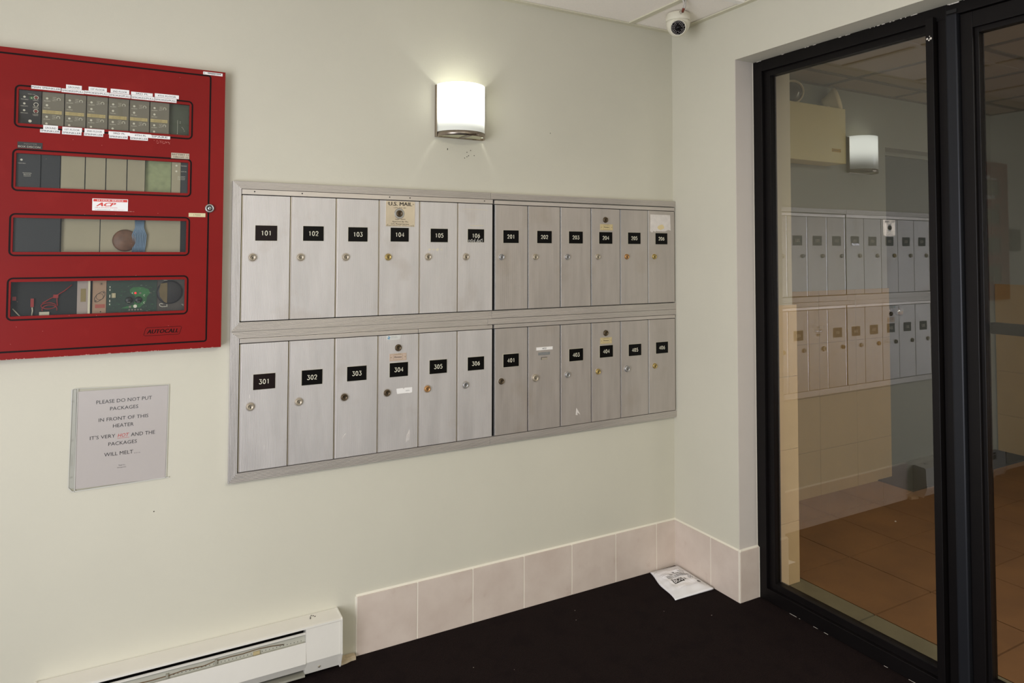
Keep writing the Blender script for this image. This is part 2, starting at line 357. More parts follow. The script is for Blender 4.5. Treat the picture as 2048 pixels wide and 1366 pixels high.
wb = struct(MB().box(-3.3, -2.9, -4.1, -3.95, -0.05, 2.4).box(-0.9, 0.0, -4.1, -3.95, -0.05, 2.4).box(-2.9, -0.9, -4.1, -3.95, 2.15, 2.4).build('wall_back', paint))
struct(MB().box(-3.3, JD, -3.95, 0.0, -0.05, 0.0).build('floor', carpet_m))
lint = MB()
for i in range(34):
    x = random.uniform(-1.6, 0.0); y = random.uniform(-1.3, -0.1); s_ = random.uniform(0.0008, 0.002)
    lint.box(x, x+s_*random.uniform(1, 2.5), y, y+s_, 0.0, 0.0012)
o = lint.build('lint', lint_m); tag(o, 'tiny pale lint specks scattered over the black carpet', 'lint', None, 'stuff')
# ceiling: slab, hanging tiles, grid bars
ce = struct(MB().box(-3.3, 0.0, -3.95, 0.0, CZ+0.03, CZ+0.08).build('ceiling', ceil_tile_m))
gx = [-3.3, -2.67, -2.06, -1.45, -0.84, -0.232, 0.0]; gy = [-3.95, -3.41, -2.8, -2.19, -1.58, -1.01, -0.40, 0.0]
for i in range(len(gx)-1):
    for j in range(len(gy)-1):
        MB().box(gx[i]+0.006, gx[i+1]-0.006, gy[j]+0.006, gy[j+1]-0.006, CZ+0.004, CZ+0.018).build('ceiling_tile', ceil_tile_m, ce)
for x in gx[1:-1]: MB().box(x-0.012, x+0.012, -3.95, -0.02, CZ-0.001, CZ+0.006).build('grid_bar', ceil_bar_m, ce)
for y in gy[1:-1]: MB().box(-3.3, -0.02, y-0.012, y+0.012, CZ-0.0016, CZ+0.0055).build('grid_bar', mat('brightened grid bar', 'f7f3ec', 0.4) if y == -0.40 else ceil_bar_m, ce)  # bright line in the glass painted as a whiter colour on one bar
MB().box(-3.3, 0.0, -0.022, 0.0, CZ-0.002, CZ+0.003).box(-3.3, 0.0, -0.0015, 0.0, CZ-0.003, CZ+0.02).build('wall_angle', ceil_bar_m, ce)
MB().box(-0.022, 0.0, -3.95, -0.0, CZ-0.0025, CZ+0.0025).build('wall_angle', ceil_bar_m, ce)

# skirting of blush tiles
TZ = 0.183
bl = struct(MB().box(-1.3243, 0.0, -0.0074, 0.0, 0.0, TZ-0.001).build('baseboard_left', grout_m))
jx = [-1.3243, -1.1203, -0.918, -0.7151, -0.5101, -0.3071, -0.1037, -0.004]
for a, b_ in zip(jx, jx[1:]):
    MB().box(a+0.0021, b_-0.0021, -0.0085, -0.001, 0.0, TZ, bev=0.0008).build('tile', pink_tile, bl)
MB().prism([(-0.0085, TZ-0.002), (0, TZ+0.0045), (0, TZ-0.002)], 0, -1.3243, 0, 0).build('paint_bead', caulk_m, bl)
MB().prism([(-1.3243, -0.001), (-1.3243, -0.007), (-1.3268, -0.0)], 2, 0, TZ, 0).build('paint_bead', caulk_m, bl)
br = struct(MB().box(-0.0074, 0.0, JY, 0.0, 0.0, TZ-0.001).box(-0.0074, JD+0.0015, JY-0.0074, JY+0.001, 0.0, TZ-0.001).build('baseboard_right', grout_m))
for a, b_ in ((-0.208, -0.0085), (JY-0.003, -0.208)):
    MB().box(-0.0085, -0.001, a+0.0021, b_-0.0021, 0.0, TZ, bev=0.0008).build('tile', pink_tile, br)
MB().box(-0.0045, JD-0.002, JY-0.0085, JY-0.001, 0.0, TZ, bev=0.0012).build('tile', pink_tile, br)
MB().prism([(-0.0085, TZ-0.002), (0, TZ+0.0045), (0, TZ-0.002)], 1, JY-0.0085, 0, 0).build('paint_bead', caulk_m, br, recalc=True)
MB().prism([(JY-0.0085, TZ-0.002), (JY, TZ+0.0045), (JY, TZ-0.002)], 0, -0.0085, JD, 0).build('paint_bead', caulk_m, br)
MB().box(JD-0.0022, JD-0.0005, JY-0.0012, JY, TZ, HZ-0.002).build('sealant_line', caulk_m, br)
MB().box(JD-0.0022, JD-0.0005, JY-0.0095, JY, 0.0, TZ).build('sealant_line', caulk_m, br)

# ------------------------------------------------------------------ setting: the corridor behind the glass
BY = 0.25; EX = 2.953; WZ = 1.071; CH = 2.172
fc = struct(MB().box(JD+0.001, EX, -3.6, BY+0.13, -0.06, -0.006).build('floor_corridor', floor_grout))
fx = [0.352 + 0.338*i for i in range(8)] + [EX]; fy = [BY, 0.044] + [0.044 - 0.3395*i for i in range(1, 11)] + [-3.6]
for a, b_ in zip(fx, fx[1:]):
    for c, d_ in zip(fy, fy[1:]):
        if a > 1.68 and c > 0.2: continue
        MB().box(a+0.002, b_-0.002, d_+0.003, c-0.003, -0.01, 0.0).build('floor_tile', floor_tile_m, fc)
for c, d_ in zip(fy[1:], fy[2:]):
    MB().box(0.151, 0.350, d_+0.003, c-0.003, -0.01, -0.0003).build('threshold_tile', grey_tile_m, fc)
tag(MB().box(1.70, 2.93, 0.05, BY+0.11, -0.007, 0.006, bev=0.002).build('door_mat', mat_black), 'dark mat on the corridor floor before the pale door, seen through the glass', 'door mat')
# far wall with door recess
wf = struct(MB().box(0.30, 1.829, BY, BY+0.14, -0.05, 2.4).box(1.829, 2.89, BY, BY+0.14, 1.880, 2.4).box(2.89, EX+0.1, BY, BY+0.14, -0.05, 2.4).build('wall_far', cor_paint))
wxs = [0.305, 0.61, 0.916, 1.221, 1.527, 1.829]; wzs = [0.0, 0.2357, 0.5146, 0.7935, WZ]
MB().box(0.306, 1.826, BY-0.006, BY, 0, WZ-0.002).build('wainscot_grout', beige_grout, wf)
for a, b_ in zip(wxs, wxs[1:]):
    for c, d_ in zip(wzs, wzs[1:]):
        MB().box(a+0.001, b_-0.001, BY-0.010, BY-0.002, c+0.001, d_-0.001).build('wall_tile', beige_tile, wf)
we = struct(MB().box(EX, EX+0.1, -3.6, BY, -0.05, 2.4).build('wall_end', cor_paint))
MB().box(EX-0.006, EX, -3.6, BY-0.012, 0, WZ-0.002).build('wainscot_grout', beige_grout, we)
ey = [BY-0.012] + [BY-0.012-0.305*i for i in range(1, 12)]
for a, b_ in zip(ey, ey[1:]):
    for c, d_ in zip(wzs, wzs[1:]):
        MB().box(EX-0.010, EX-0.002, b_+0.001, a-0.001, c+0.001, d_-0.001).build('wall_tile', beige_tile, we)
# corridor side of the return beside the frame
rt = struct(MB().box(0.150, 0.302, JY+0.008, JY+0.03, WZ, CH).build('trim_2', stub_paint))
MB().box(0.150, 0.3005, JY+0.002, JY+0.03, 0, WZ-0.002).build('wainscot_grout', beige_grout, rt)
for c, d_ in zip(wzs, wzs[1:]):
    MB().box(0.151, 0.322, JY-0.001, JY+0.012, c+0.001, d_-0.001, bev=0.001).build('wall_tile', stub_tile, rt)
struct(MB().box(0.30, EX, -3.7, -3.6, -0.05, 2.4).build('wall_near', cor_paint))
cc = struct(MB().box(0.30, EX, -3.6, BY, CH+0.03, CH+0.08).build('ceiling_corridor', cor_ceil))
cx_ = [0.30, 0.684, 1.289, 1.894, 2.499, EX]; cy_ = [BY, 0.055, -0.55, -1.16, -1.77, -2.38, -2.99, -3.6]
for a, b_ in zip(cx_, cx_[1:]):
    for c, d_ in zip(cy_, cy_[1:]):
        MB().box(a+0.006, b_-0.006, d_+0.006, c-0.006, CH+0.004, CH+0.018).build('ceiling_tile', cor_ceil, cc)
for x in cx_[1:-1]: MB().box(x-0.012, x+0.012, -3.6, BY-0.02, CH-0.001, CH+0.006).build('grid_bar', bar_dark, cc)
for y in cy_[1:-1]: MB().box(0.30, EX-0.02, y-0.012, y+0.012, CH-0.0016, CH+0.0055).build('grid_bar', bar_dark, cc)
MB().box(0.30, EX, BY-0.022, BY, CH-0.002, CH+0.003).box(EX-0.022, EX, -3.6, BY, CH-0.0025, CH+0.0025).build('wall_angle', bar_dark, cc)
# pale corridor door in its recess
dr = struct(MB().box(1.90, 2.82, 0.365, 0.385, 0.008, 1.855, bev=0.002).build('door_2', corr_door_m))
MB().box(1.829, 1.897, 0.350, 0.39, 0, 1.855).box(1.829, 2.89, 0.350, 0.39, 1.857, 1.905).box(2.823, 2.89, 0.350, 0.39, 0, 1.855).build('door_frame', cor_paint, dr)
kb = MB(); kb.lathe([(0.032, 0), (0.032, 0.006), (0.012, 0.010), (0.011, 0.035), (0.022, 0.043), (0.0285, 0.056), (0.027, 0.072), (0.016, 0.082), (0, 0.084)], (2.02, 0.365, 0.925), (0, -1, 0), 20)
kb.build('door_knob', mat('polished knob', 'c4c6c8', 0.12, 1.0), dr)
struct(MB().box(1.829, 2.89, 0.39, 0.42, -0.05, 1.91).build('wall_recess', cor_paint))

# ------------------------------------------------------------------ storefront: fixed glazing and door
DZ = 1.958
win = struct(MB().box(JD, 0.150, -0.385, JY, 0.0, HZ, bev=0.0015).build('window_1', bronze))
MB().box(JD, 0.150, -1.057, -0.385, 1.955, HZ, bev=0.0015).build('head_rail', bronze, win)
MB().box(JD, 0.150, -1.033, -0.385, 0.0, 0.045, bev=0.0015).build('sill_rail', bronze, win)
MB().box(JD, 0.150, -1.057, -1.033, 0.0, HZ-0.041, bev=0.0012).build('mullion', bronze, win)
MB().box(0.108, 0.142, -0.412, -0.385, 0.045, 1.955, bev=0.001).build('glazing_bead', bronze, win)
MB().box(0.108, 0.142, -1.008, -0.412, 1.934, 1.955, bev=0.001).build('glazing_bead', bronze, win)
MB().box(0.108, 0.142, -1.008, -0.412, 0.045, 0.070, bev=0.001).build('glazing_bead', bronze, win)
MB().box(0.075, 0.142, -1.030, -1.008, 0.0, 1.966, bev=0.0012).build('glazing_stop', bronze, win)
MB().box(0.122, 0.128, -1.012, -0.408, 0.066, 1.938).build('glass_pane', store_glass, win)
ch = MB()
for dy, dz, r in ((-1.013, 1.905, 0.0035), (-1.018, 1.900, 0.0028), (-1.023, 1.904, 0.004), (-1.020, 1.911, 0.0018)): ch.lathe([(r, 0), (r*0.8, 0.0006)], (0.0752, dy, dz), (-1, 0, 0), 7, 0, False)
for k in range(60):
    y = -0.36 - 1.2*random.random()**1.1; l_ = random.uniform(0.002, 0.018)
    if random.random() < 0.6 or y < -0.8: ch.box(JD-0.001, JD+0.001, y-l_, y, HZ-0.0022, HZ-0.0005)
for a in (-1.066, -1.072, -1.080, -1.087): ch.box(JD-0.0012, JD, a-0.007, a, HZ-0.004, HZ-0.001)
for k in range(7): y = random.uniform(-0.95, -0.36); ch.box(JD-0.0008, JD, y-random.uniform(0.004, 0.03), y, 0.0, 0.0007)
ch.build('chipped_paint', chip_m, win)['kind'] = 'stuff'
MB().box(JD, 0.150, -2.06, -1.057, DZ+0.003, HZ, bev=0.0012).build('transom_rail', bronze, win)
MB().box(JD, 0.150, -2.06, -2.02, 0.0, DZ, bev=0.0012).build('door_jamb', bronze, win)
dd = struct(MB().box(0.100, 0.145, -1.125, -1.092, 0.012, DZ, bev=0.0015).build('door_1', bronze))
MB().box(0.100, 0.145, -2.015, -1.98, 0.012, DZ, bev=0.0015).build('door_stile', bronze, dd)
MB().box(0.100, 0.145, -1.98, -1.125, 1.912, DZ, bev=0.0015).build('top_rail', bronze, dd)
MB().box(0.100, 0.145, -1.98, -1.125, 0.012, 0.095, bev=0.0015).build('bottom_rail', bronze, dd)
MB().box(0.110, 0.138, -1.136, -1.125, 0.095, 1.912, bev=0.0012).build('glazing_bead', bronze, dd)
MB().box(0.110, 0.138, -1.98, -1.136, 1.897, 1.912, bev=0.0012).build('glazing_bead', bronze, dd)
MB().box(0.110, 0.138, -1.98, -1.136, 0.095, 0.110, bev=0.0012).build('glazing_bead', bronze, dd)
MB().box(0.122, 0.128, -1.985, -1.130, 0.105, 1.902).build('glass_pane', door_glass, dd)
MB().box(0.129, 0.150, -1.98, -1.140, 1.052, 1.083, bev=0.002).build('push_bar', mat('dark grey push bar', '3c3c38', 0.4, 0.3), dd)
MB().box(0.086, 0.135, -1.090, -1.059, 0.0, 1.962, bev=0.004).build('hinge_strip', bronze_blue, dd)
MB().box(0.090, 0.120, -1.088, -1.060, 1.966, 1.976).build('closer_slot', dark_gap, dd)
sp_ = MB(); sp_.lathe([(0.004, 0), (0.0025, 0.003), (0, 0.0035)], (1.2266, -0.1585, 0), (0, 0, 1), 7); sp_.box(1.221, 1.229, -0.161, -0.157, 0, 0.002)
tag(sp_.build('paper_scrap', white_sticker), 'tiny white scrap lying on the brown corridor floor tiles', 'scrap')

# ------------------------------------------------------------------ emergency light in the corridor
em = thing('emergency_light', (1.06, BY, 1.74), 'yellowed emergency light box with twin lamp heads, high on the corridor wall', 'emergency light')
MB().box(0.80, 1.310, 0.13, BY, 1.738, 2.028, bev=0.004).build('battery_case', em_box, em)
lb = MB().box(1.195, 1.265, 0.1285, 0.1302, 1.795, 1.812, 0)
for x in (1.197, 1.26):
    for z in (1.797, 1.8085): lb.box(x, x+0.004, 0.1278, 0.1286, z, z+0.003, 1)
text(lb, 'EMERGENCY', 1.205, 1.256, 1.800, 1.807, 0.1282, 1)
lb.build('gold_label', [gold_label, print_dark], em)
def lamp_head(x, z, d, name):
    m_ = MB(); c = Vector((x, 0.185, z)); d = Vector(d).normalized()
    m_.lathe([(0.016, -0.055), (0.026, -0.052), (0.034, -0.03), (0.058, 0.008), (0.062, 0.010), (0.062, 0.028), (0.056, 0.028), (0.053, 0.014), (0.0, 0.010)], c, d, 24)
    h = m_.build(name, em_lamp, em)
    MB().lathe([(0.053, 0.016), (0.050, 0.0215), (0.03, 0.0255), (0, 0.027)], c, d, 24).build('lens', em_lens, h, recalc=True)
    MB().tube([(x-0.028*d.x/abs(d.x), 0.185, 2.026), (x-0.03*d.x/abs(d.x), 0.19, 2.045), c - d*0.045], 0.008, 8).build('swivel', em_lamp, h)
lamp_head(0.955, 2.085, (-0.70, -0.70, -0.05), 'lamp_head')
lamp_head(1.285, 2.080, (0.62, -0.72, 0.30), 'lamp_head')
MB().lathe([(0.036, 0), (0.034, 0.007), (0.0, 0.009)], (1.075, 0.185, 2.027), (0, 0, 1), 18).build('knockout_cap', em_lamp, em)

# ------------------------------------------------------------------ mailboxes
C0 = -1.6845; CP = 0.1397
MY = -0.0164
UT, UB, LT, LB = 1.4440, 1.0690, 1.0035, 0.6290
fr = thing('mailbox_surround', (-0.855, 0, 0.6005), 'ribbed aluminium surround framing the four banks of mailboxes on the wall', 'frame')
FL, FT, FB = -1.7101, 1.4835, 0.6005
yb = 0.0
def rail(x0, x1, z0, z1, m=alu_rail, y=MY, name='rail'):
    return MB().box(x0, x1, y, yb, z0, z1, bev=0.0012).build(name, m, fr)
SEAM = -0.8575
mb = MB().prism([(FL, FT), (SEAM-0.0005, FT), (SEAM-0.0005, 1.4612), (C0-0.0015, 1.4612)], 1, MY, yb); mb.build('rail', alu_rail, fr, recalc=True)
rail(SEAM+0.0005, -0.0005, 1.4612, FT)
MB().prism([(FL, FB), (C0-0.0015, LB-0.002), (SEAM-0.0005, LB-0.002), (SEAM-0.0005, FB)], 1, MY, yb).build('rail', alu_rail, fr, recalc=True)
rail(SEAM+0.0005, -0.0005, FB, LB-0.002)
ZM = 1.0395
MB().prism([(FL, FT), (C0-0.0015, 1.4612), (C0-0.0015, UB-0.003), (FL, ZM)], 1, MY, yb).build('stile', alu_stile, fr, recalc=True)
MB().prism([(FL, ZM), (C0-0.0015, 1.0185), (C0-0.0015, LB-0.002), (FL, FB)], 1, MY, yb).build('stile', alu_stile, fr, recalc=True)
MB().prism([(FL+0.0004, ZM+0.0003), (C0-0.0015, UB-0.003), (SEAM+0.004, UB-0.003), (SEAM+0.004, ZM+0.0003)], 1, MY, yb).build('rail', alu_rail, fr, recalc=True)
MB().prism([(FL+0.0004, ZM-0.0003), (SEAM-0.012, ZM-0.0003), (SEAM-0.012, 1.0185), (C0-0.0015, 1.0185)], 1, MY, yb).build('rail', alu_rail, fr, recalc=True)
rail(SEAM+0.0048, -0.0005, ZM+0.0003, UB-0.003)
rail(SEAM-0.0112, -0.0005, 1.0185, ZM-0.0003)
# four banks
def lock(mb_, x, z, y, r=0.0112, mi=1, key=2, deep=0.007):
    mb_.lathe([(r, 0), (r, 0.0015), (r*0.92, deep*0.6), (r*0.8, deep), (r*0.62, deep), (r*0.58, deep-0.0012), (0, deep-0.0012)], (x, y, z), (0, -1, 0), 18, mi)
    mb_.disc(x, z-r*0.02, y-deep+0.0012, r*0.17, 0.0003, 8, key); mb_.box(x-r*0.1, x+r*0.1, y-deep+0.0012, y-deep+0.0008, z-r*0.48, z, key)
def smudge(mb_, x, z, y, w, h, mi, n=9, seed=0):
    rr = random.Random(seed); P = []
    for k in range(n): t_ = 2*PI*k/n; q = rr.uniform(0.6, 1.0); P.append((x + w/2*q*math.cos(t_), z + h/2*q*math.sin(t_)))
    mb_.prism(P, 1, y-0.0002, y, mi)
BANKS = [(0, 1, 'upper left bank of six ribbed mailbox doors, 101 to 106', UT, UB, 1.4600),
         (6, 2, 'upper right bank of six smooth mailbox doors, 201 to 206', UT-0.001, UB+0.0005, 1.4575),
         (0, 3, 'lower left bank of six mailbox doors, 301 to 306', LT, LB, 1.0172),
         (6, 4, 'lower right bank of six mailbox doors, 401 to 406', LT, LB, 1.0172)]
LOCKM = {'101': nickel, '102': nickel, '103': nickel, '104': brass, '105': nickel, '106': nickel, '201': steel, '202': nickel, '203': steel, '204': nickel, '205': orange_brass, '206': brass,
 '301': nickel, '302': nickel, '303': dark_lock, '304': dark_lock, '305': orange_brass, '306': steel, '401': dark_lock, '402': nickel, '403': steel, '404': brass, '405': steel, '406': brass}
for c0, fl, lab, zt, zb, strip_top in BANKS:
    x0 = C0 + CP*c0; x1 = C0 + CP*(c0+6)
    if c0 == 0: x1 -= 0.0035
    else: x0 += 0.0035; x1 = -0.0065
    bank = thing('mailbox_bank', ((x0+x1)/2, 0, zb), lab, 'mailboxes', 'banks of mailboxes in the wall')
    MB().box(x0-0.0012, -0.0012 if c0 else x1+0.0035, -0.0065, 0.0, zb-0.002, strip_top+0.0012).build('housing', dark_gap, bank)
    st = MB()
    if fl == 3:
        sx = C0 + CP*4 - 0.002
        st.box(x0, sx, MY-0.0005, -0.004, zt+0.0012, strip_top, bev=0.0006); st.box(sx+0.0012, x1, MY-0.0005, -0.004, zt+0.0012, strip_top, bev=0.0006)
    else: st.box(x0, x1, MY-0.0005, -0.004, zt+0.0012, strip_top, bev=0.0006)
    if fl == 1:
        for hx in (-1.6493, -1.5103, -1.230, -1.1597, -0.8829): st.disc(hx, 1.4538, MY-0.0005, 0.0021, 0.0003, 10, 1)
    st.build('top_strip', [alu_plain, keyhole_m], bank)
    for i in range(6):
        a = C0 + CP*(c0+i); b_ = a + CP; num = '%d%02d' % (fl, i+1)
        if c0 == 6 and i == 0: a += 0.0035
        if c0 == 0 and i == 5: b_ -= 0.0035
        if c0 == 6 and i == 5: b_ = -0.0062
        dm = alu_door if c0 == 0 else alu_door2
        D = MB(); D.box(a+0.0050, b_-0.0012, MY, -0.006, zb, zt-0.0012, 0, bev=0.0008)
        D.box(a+0.0016, a+0.0046, MY+0.0012, -0.006, zb, zt-0.0012, 1)       # bright rolled hinge edge
        D.box(a+0.0002, a+0.0012, MY+0.004, -0.006, zb+0.002, zt-0.003, 2)
        dob = D.build('door', [dm, alu_bright if c0 else alu_plain, brass_edge if c0 == 0 else dark_gap], bank)
        a = C0 + CP*(c0+i); px = a + 0.0395; pz = zt - 0.1135 - 0.0227 + (0.001 if fl > 2 else 0) - (0.003 if fl > 2 else 0)
        dx = random.uniform(-0.001, 0.001); dz = random.uniform(-0.0006, 0.0006)
        if num == '404': dz = 0.0035
        if num == '304': dz = 0.001
        if num != '402':
            P = MB(); P.box(px+dx, px+dx+0.0625, MY-0.0016, MY, pz+dz, pz+dz+0.0455, 0)
            if fl == 4: P.box(px+dx-0.0009, px+dx+0.0634, MY-0.0008, MY, pz+dz-0.0009, pz+dz+0.0464, 2)
            else: P.box(px+dx-0.0006, px+dx+0.0631, MY-0.0008, MY, pz+dz-0.0006, pz+dz+0.0461, 2)
            digits(P, num, px+dx+0.0312, pz+dz+0.0228, 0.0132, MY-0.0016, 1, 0.62, 0.2, 0.14)
            if num == '106':
                for k in range(16):
                    sx = px+0.004+0.0032*k+random.uniform(-0.001, 0.001); hh = 0.006+0.012*random.random()*(0.4+k/16)
                    P.ribbon([(sx, pz+0.001), (sx+random.uniform(-0.003, 0.004), pz+hh*0.5), (sx+random.uniform(0, 0.007), pz+hh)], random.uniform(0.001, 0.0028), MY-0.0018, 0.0004, 3)
            po = P.build('number_plate', [brown_plate if num in ('101', '301') else black_plate, engrave, plate_edge, alu_bright], dob)
        else:
            P = MB(); P.box(-0.6698, -0.6000, MY-0.0008, MY, 0.9155, 0.9265, 0); text(P, num, -0.645, -0.627, 0.9180, 0.9242, MY-0.001, 1)
            po = P.build('number_sticker', [white_sticker, ink], dob); po['label'] = 'white sticker with the number 402'
            P = MB(); P.box(-0.6618, -0.6114, MY-0.0005, MY, 0.8972, 0.9078, 0)
            for k in range(14): P.ribbon([(-0.660+0.0035*k, 0.8985+random.uniform(0, 0.003)), (-0.657+0.0035*k, 0.906-random.uniform(0, 0.003))], 0.001, MY-0.0005, 0.0003, 1)
            P.build('sticker_residue', [mat('grey residue', '7b7d7a', 0.7), alu_bright], dob)
            P = MB(); P.box(-0.6490, -0.6230, MY-0.0003, MY, 0.8800, 0.8895, 1); P.box(-0.6470, -0.6230, MY-0.0005, MY-0.0003, 0.8800, 0.8880, 0)
            P.build('card_slot', [mat('tan card', '9f9584', 0.7), dark_gap], dob)
        K = MB(); r = 0.0112
        if num in ('402', '405'): r = 0.0135
        lock(K, a+0.0320, zt-0.1865, MY, r)
        K.lathe([(r*1.25, 0), (r*1.2, 0.0006)], (a+0.0320, MY, zt-0.1865), (0, -1, 0), 18, 3)
        K.build('lock', [nickel, LOCKM[num], keyhole_m, alu_plain], dob)
        if i == 3:   # carrier lock
            K = MB(); kx = a+0.0690; kz = {1: 1.4006, 2: 1.3994, 3: 0.9603, 4: 0.9619}[fl]
            if fl == 1:
                K.lathe([(0.0175, 0), (0.016, 0.001)], (kx-0.0, MY-0.0012, kz), (0, -1, 0), 20, 3)
            lock(K, kx, kz, MY-(0.0012 if fl == 1 else 0), 0.0115, 1, 2, 0.006)
            K.build('carrier_lock', [nickel, dark_lock, keyhole_m, steel], dob)['label'] = 'dark round carrier lock near the top of the door'
            T = MB()
            if fl == 1:
                T.box(-1.2424, -1.1427, MY-0.0012, MY, 1.3580, 1.4415, 0)
                y_ = MY-0.0014
                text(T, 'U.S. MAIL', -1.2335, -1.1530, 1.4265, 1.4385, y_, 1, bold=0.03)
                text(T, 'USPS-STD-4B+', -1.2160, -1.1720, 1.4180, 1.4215, y_, 1)
                text(T, 'Sept. 2004', -1.2110, -1.1760, 1.3790, 1.3835, y_, 1, bold=0.01)
                text(T, 'Approved By The', -1.2210, -1.1655, 1.3708, 1.3762, y_, 1, bold=0.01)
                text(T, 'U.S. Postal Service', -1.2240, -1.1630, 1.3640, 1.3688, y_, 1, bold=0.015)
                text(T, 'Florence Industries, Inc.   Gardena, CA 90248', -1.2395, -1.1460, 1.3588, 1.3622, y_, 1)
                for sx, sz in ((-1.2365, 1.4345), (-1.1480, 1.4325), (-1.2370, 1.3635), (-1.1490, 1.3620)): T.disc(sx, sz, MY-0.0012, 0.0022, 0.0006, 10, 2)
                T.build('mail_plate', [us_plate_m, print_dark, nickel], dob)['label'] = 'champagne coloured metal plate reading U.S. MAIL'
            else:
                q = {2: (-0.3833, -0.3234, 1.3590, 1.3825), 3: (-1.2259, -1.1681, 0.9180, 0.9420), 4: (-0.3840, -0.3292, 0.9210, 0.9447)}[fl]
                T.box(q[0], q[1], MY-0.0012, MY, q[2], q[3], 0); y_ = MY-0.0012; cx = (q[0]+q[1])/2; cz = (q[2]+q[3])/2
                T.ribbon(rrect(cx-0.016, cx+0.016, cz-0.0075, cz+0.0075, 0.003, 3), 0.0006, y_, 0.0002, 1, True)
                T.ribbon(rrect(q[0]+0.002, q[1]-0.002, q[2]+0.002, q[3]-0.002, 0.001, 2), 0.0004, y_, 0.0002, 1, True)
                text(T, 'U.S. MAIL', cx-0.0105, cx+0.0105, q[3]-0.0035, q[3]-0.0008, y_-0.0003, 1)
                text(T, 'Florence', cx-0.012, cx+0.012, cz-0.002, cz+0.003, y_-0.0003, 3, bold=0.02)
                for sx in (q[0]+0.005, q[1]-0.005): T.disc(sx, cz, y_, 0.0016, 0.0004, 8, 1)
                T.build('maker_tag', [tag_pink if fl == 3 else tag_m, print_line, nickel, print_dark], dob)
        # residues and stickers that belong to single doors
        Q = MB()
        if num == '206':
            Q.prism([(-0.1352, 1.3600), (-0.1345, 1.4270), (-0.030, 1.4262), (-0.0275, 1.3625), (-0.040, 1.3660), (-0.058, 1.3585), (-0.105, 1.3600), (-0.110, 1.3560), (-0.118, 1.3620), (-0.124, 1.3540), (-0.130, 1.3550)], 1, MY-0.0004, MY, 0)
            smudge(Q, -0.078, 1.377, MY-0.0004, 0.045, 0.028, 1, 11, 4); Q.build('glue_residue', [smear, smear_y], dob, recalc=True)
        if num == '105':
            for k, (w_, h_) in enumerate(((0.012, 0.010), (0.010, 0.007), (0.012, 0.014), (0.006, 0.008))): smudge(Q, -1.089+0.0145*k, 1.2825, MY, w_, h_, 0, 8, k)
            Q.build('glue_residue', mat('faint yellow residue', 'd4ccb4', 0.7), dob, recalc=True)
        if num == '106':
            Q.ribbon([(-0.968, 1.4225), (-0.93, 1.4235), (-0.885, 1.4228), (-0.868, 1.4215)], 0.0012, MY, 0.0002, 0); Q.build('glue_residue', mat('faint yellow residue', 'd4ccb4', 0.7), dob); Q = MB()
            Q.ribbon([(-0.938, 1.3665), (-0.92, 1.3655), (-0.904, 1.3668), (-0.886, 1.3665)], 0.0025, MY, 0.0002, 0)
            Q.build('glue_residue', mat('faint yellow residue', 'd4ccb4', 0.7), dob)
        if num == '304':
            Q.prism([(-1.2366, 0.9870), (-1.2366, 1.0015), (-1.1866, 1.0015), (-1.1920, 0.9870)], 1, MY-0.0004, MY, 0)
            for dx_, dz_ in ((0, 0.003), (0.003, 0), (-0.002, -0.002), (0.001, -0.004)): Q.disc(-1.2290+dx_, 0.995+dz_, MY-0.0004, 0.0022, 0.0001, 8, 1)
            text(Q, 'UNITED STATES', -1.2210, -1.2010, 0.9965, 0.9985, MY-0.0006, 2); text(Q, 'POSTAL SERVICE', -1.2210, -1.1990, 0.9925, 0.9948, MY-0.0006, 2)
            Q.build('sticker', [mat('faded sticker', 'cfcfc8', 0.5), mat('sticker blue', '5c93b5', 0.5), env_ink], dob, recalc=True)
            Q = MB(); Q.prism([(-1.2017, 0.8270), (-1.1800, 0.8275), (-1.1770, 0.8235), (-1.1730, 0.8278), (-1.1473, 0.8275), (-1.1473, 0.8110), (-1.1560, 0.8095), (-1.1640, 0.8105), (-1.1990, 0.8100), (-1.2000, 0.8160)], 1, MY-0.0005, MY, 0)
            text(Q, 'GORDON', -1.170, -1.157, 0.816, 0.820, MY-0.0007, 1)
            q_ = Q.build('torn_sticker', [white_sticker, env_ink], dob, recalc=True); q_['label'] = 'torn white strip of sticker beside the lock'
            Q = MB()
            for k in range(4): Q.ribbon([(-1.168+0.004*k, 0.650+0.002*k), (-1.165+0.003*k, 0.668), (-1.162+0.002*k, 0.678+0.004*k)], 0.0012, MY, 0.0002, 0)
            Q.build('scratch', smear, dob)
        if num == '403':
            Q.prism([(-0.498, 0.664), (-0.495, 0.690), (-0.485, 0.676), (-0.476, 0.661), (-0.483, 0.668), (-0.491, 0.672), (-0.489, 0.662)], 1, MY-0.0003, MY, 0); Q.build('scratch', smear, dob, recalc=True)
        if num == '301':
            Q.ribbon([(-1.612, 0.684), (-1.6115, 0.700)], 0.0015, MY, 0.0002, 0); Q.build('scratch', smear, dob); Q = MB(); Q.ribbon([(-1.655, 0.842), (-1.6545, 0.852)], 0.0018, MY, 0.0002, 0); Q.build('scratch', smear, dob)
        if num == '303':
            Q.ribbon([(-1.380, 0.688), (-1.372, 0.698), (-1.366, 0.704)], 0.002, MY, 0.0002, 0); Q.build('scratch', smear, dob); Q = MB(); Q.ribbon([(-1.352, 0.8580), (-1.340, 0.8585), (-1.336, 0.8575)], 0.0014, MY, 0.0002, 0); Q.build('scratch', smear, dob)

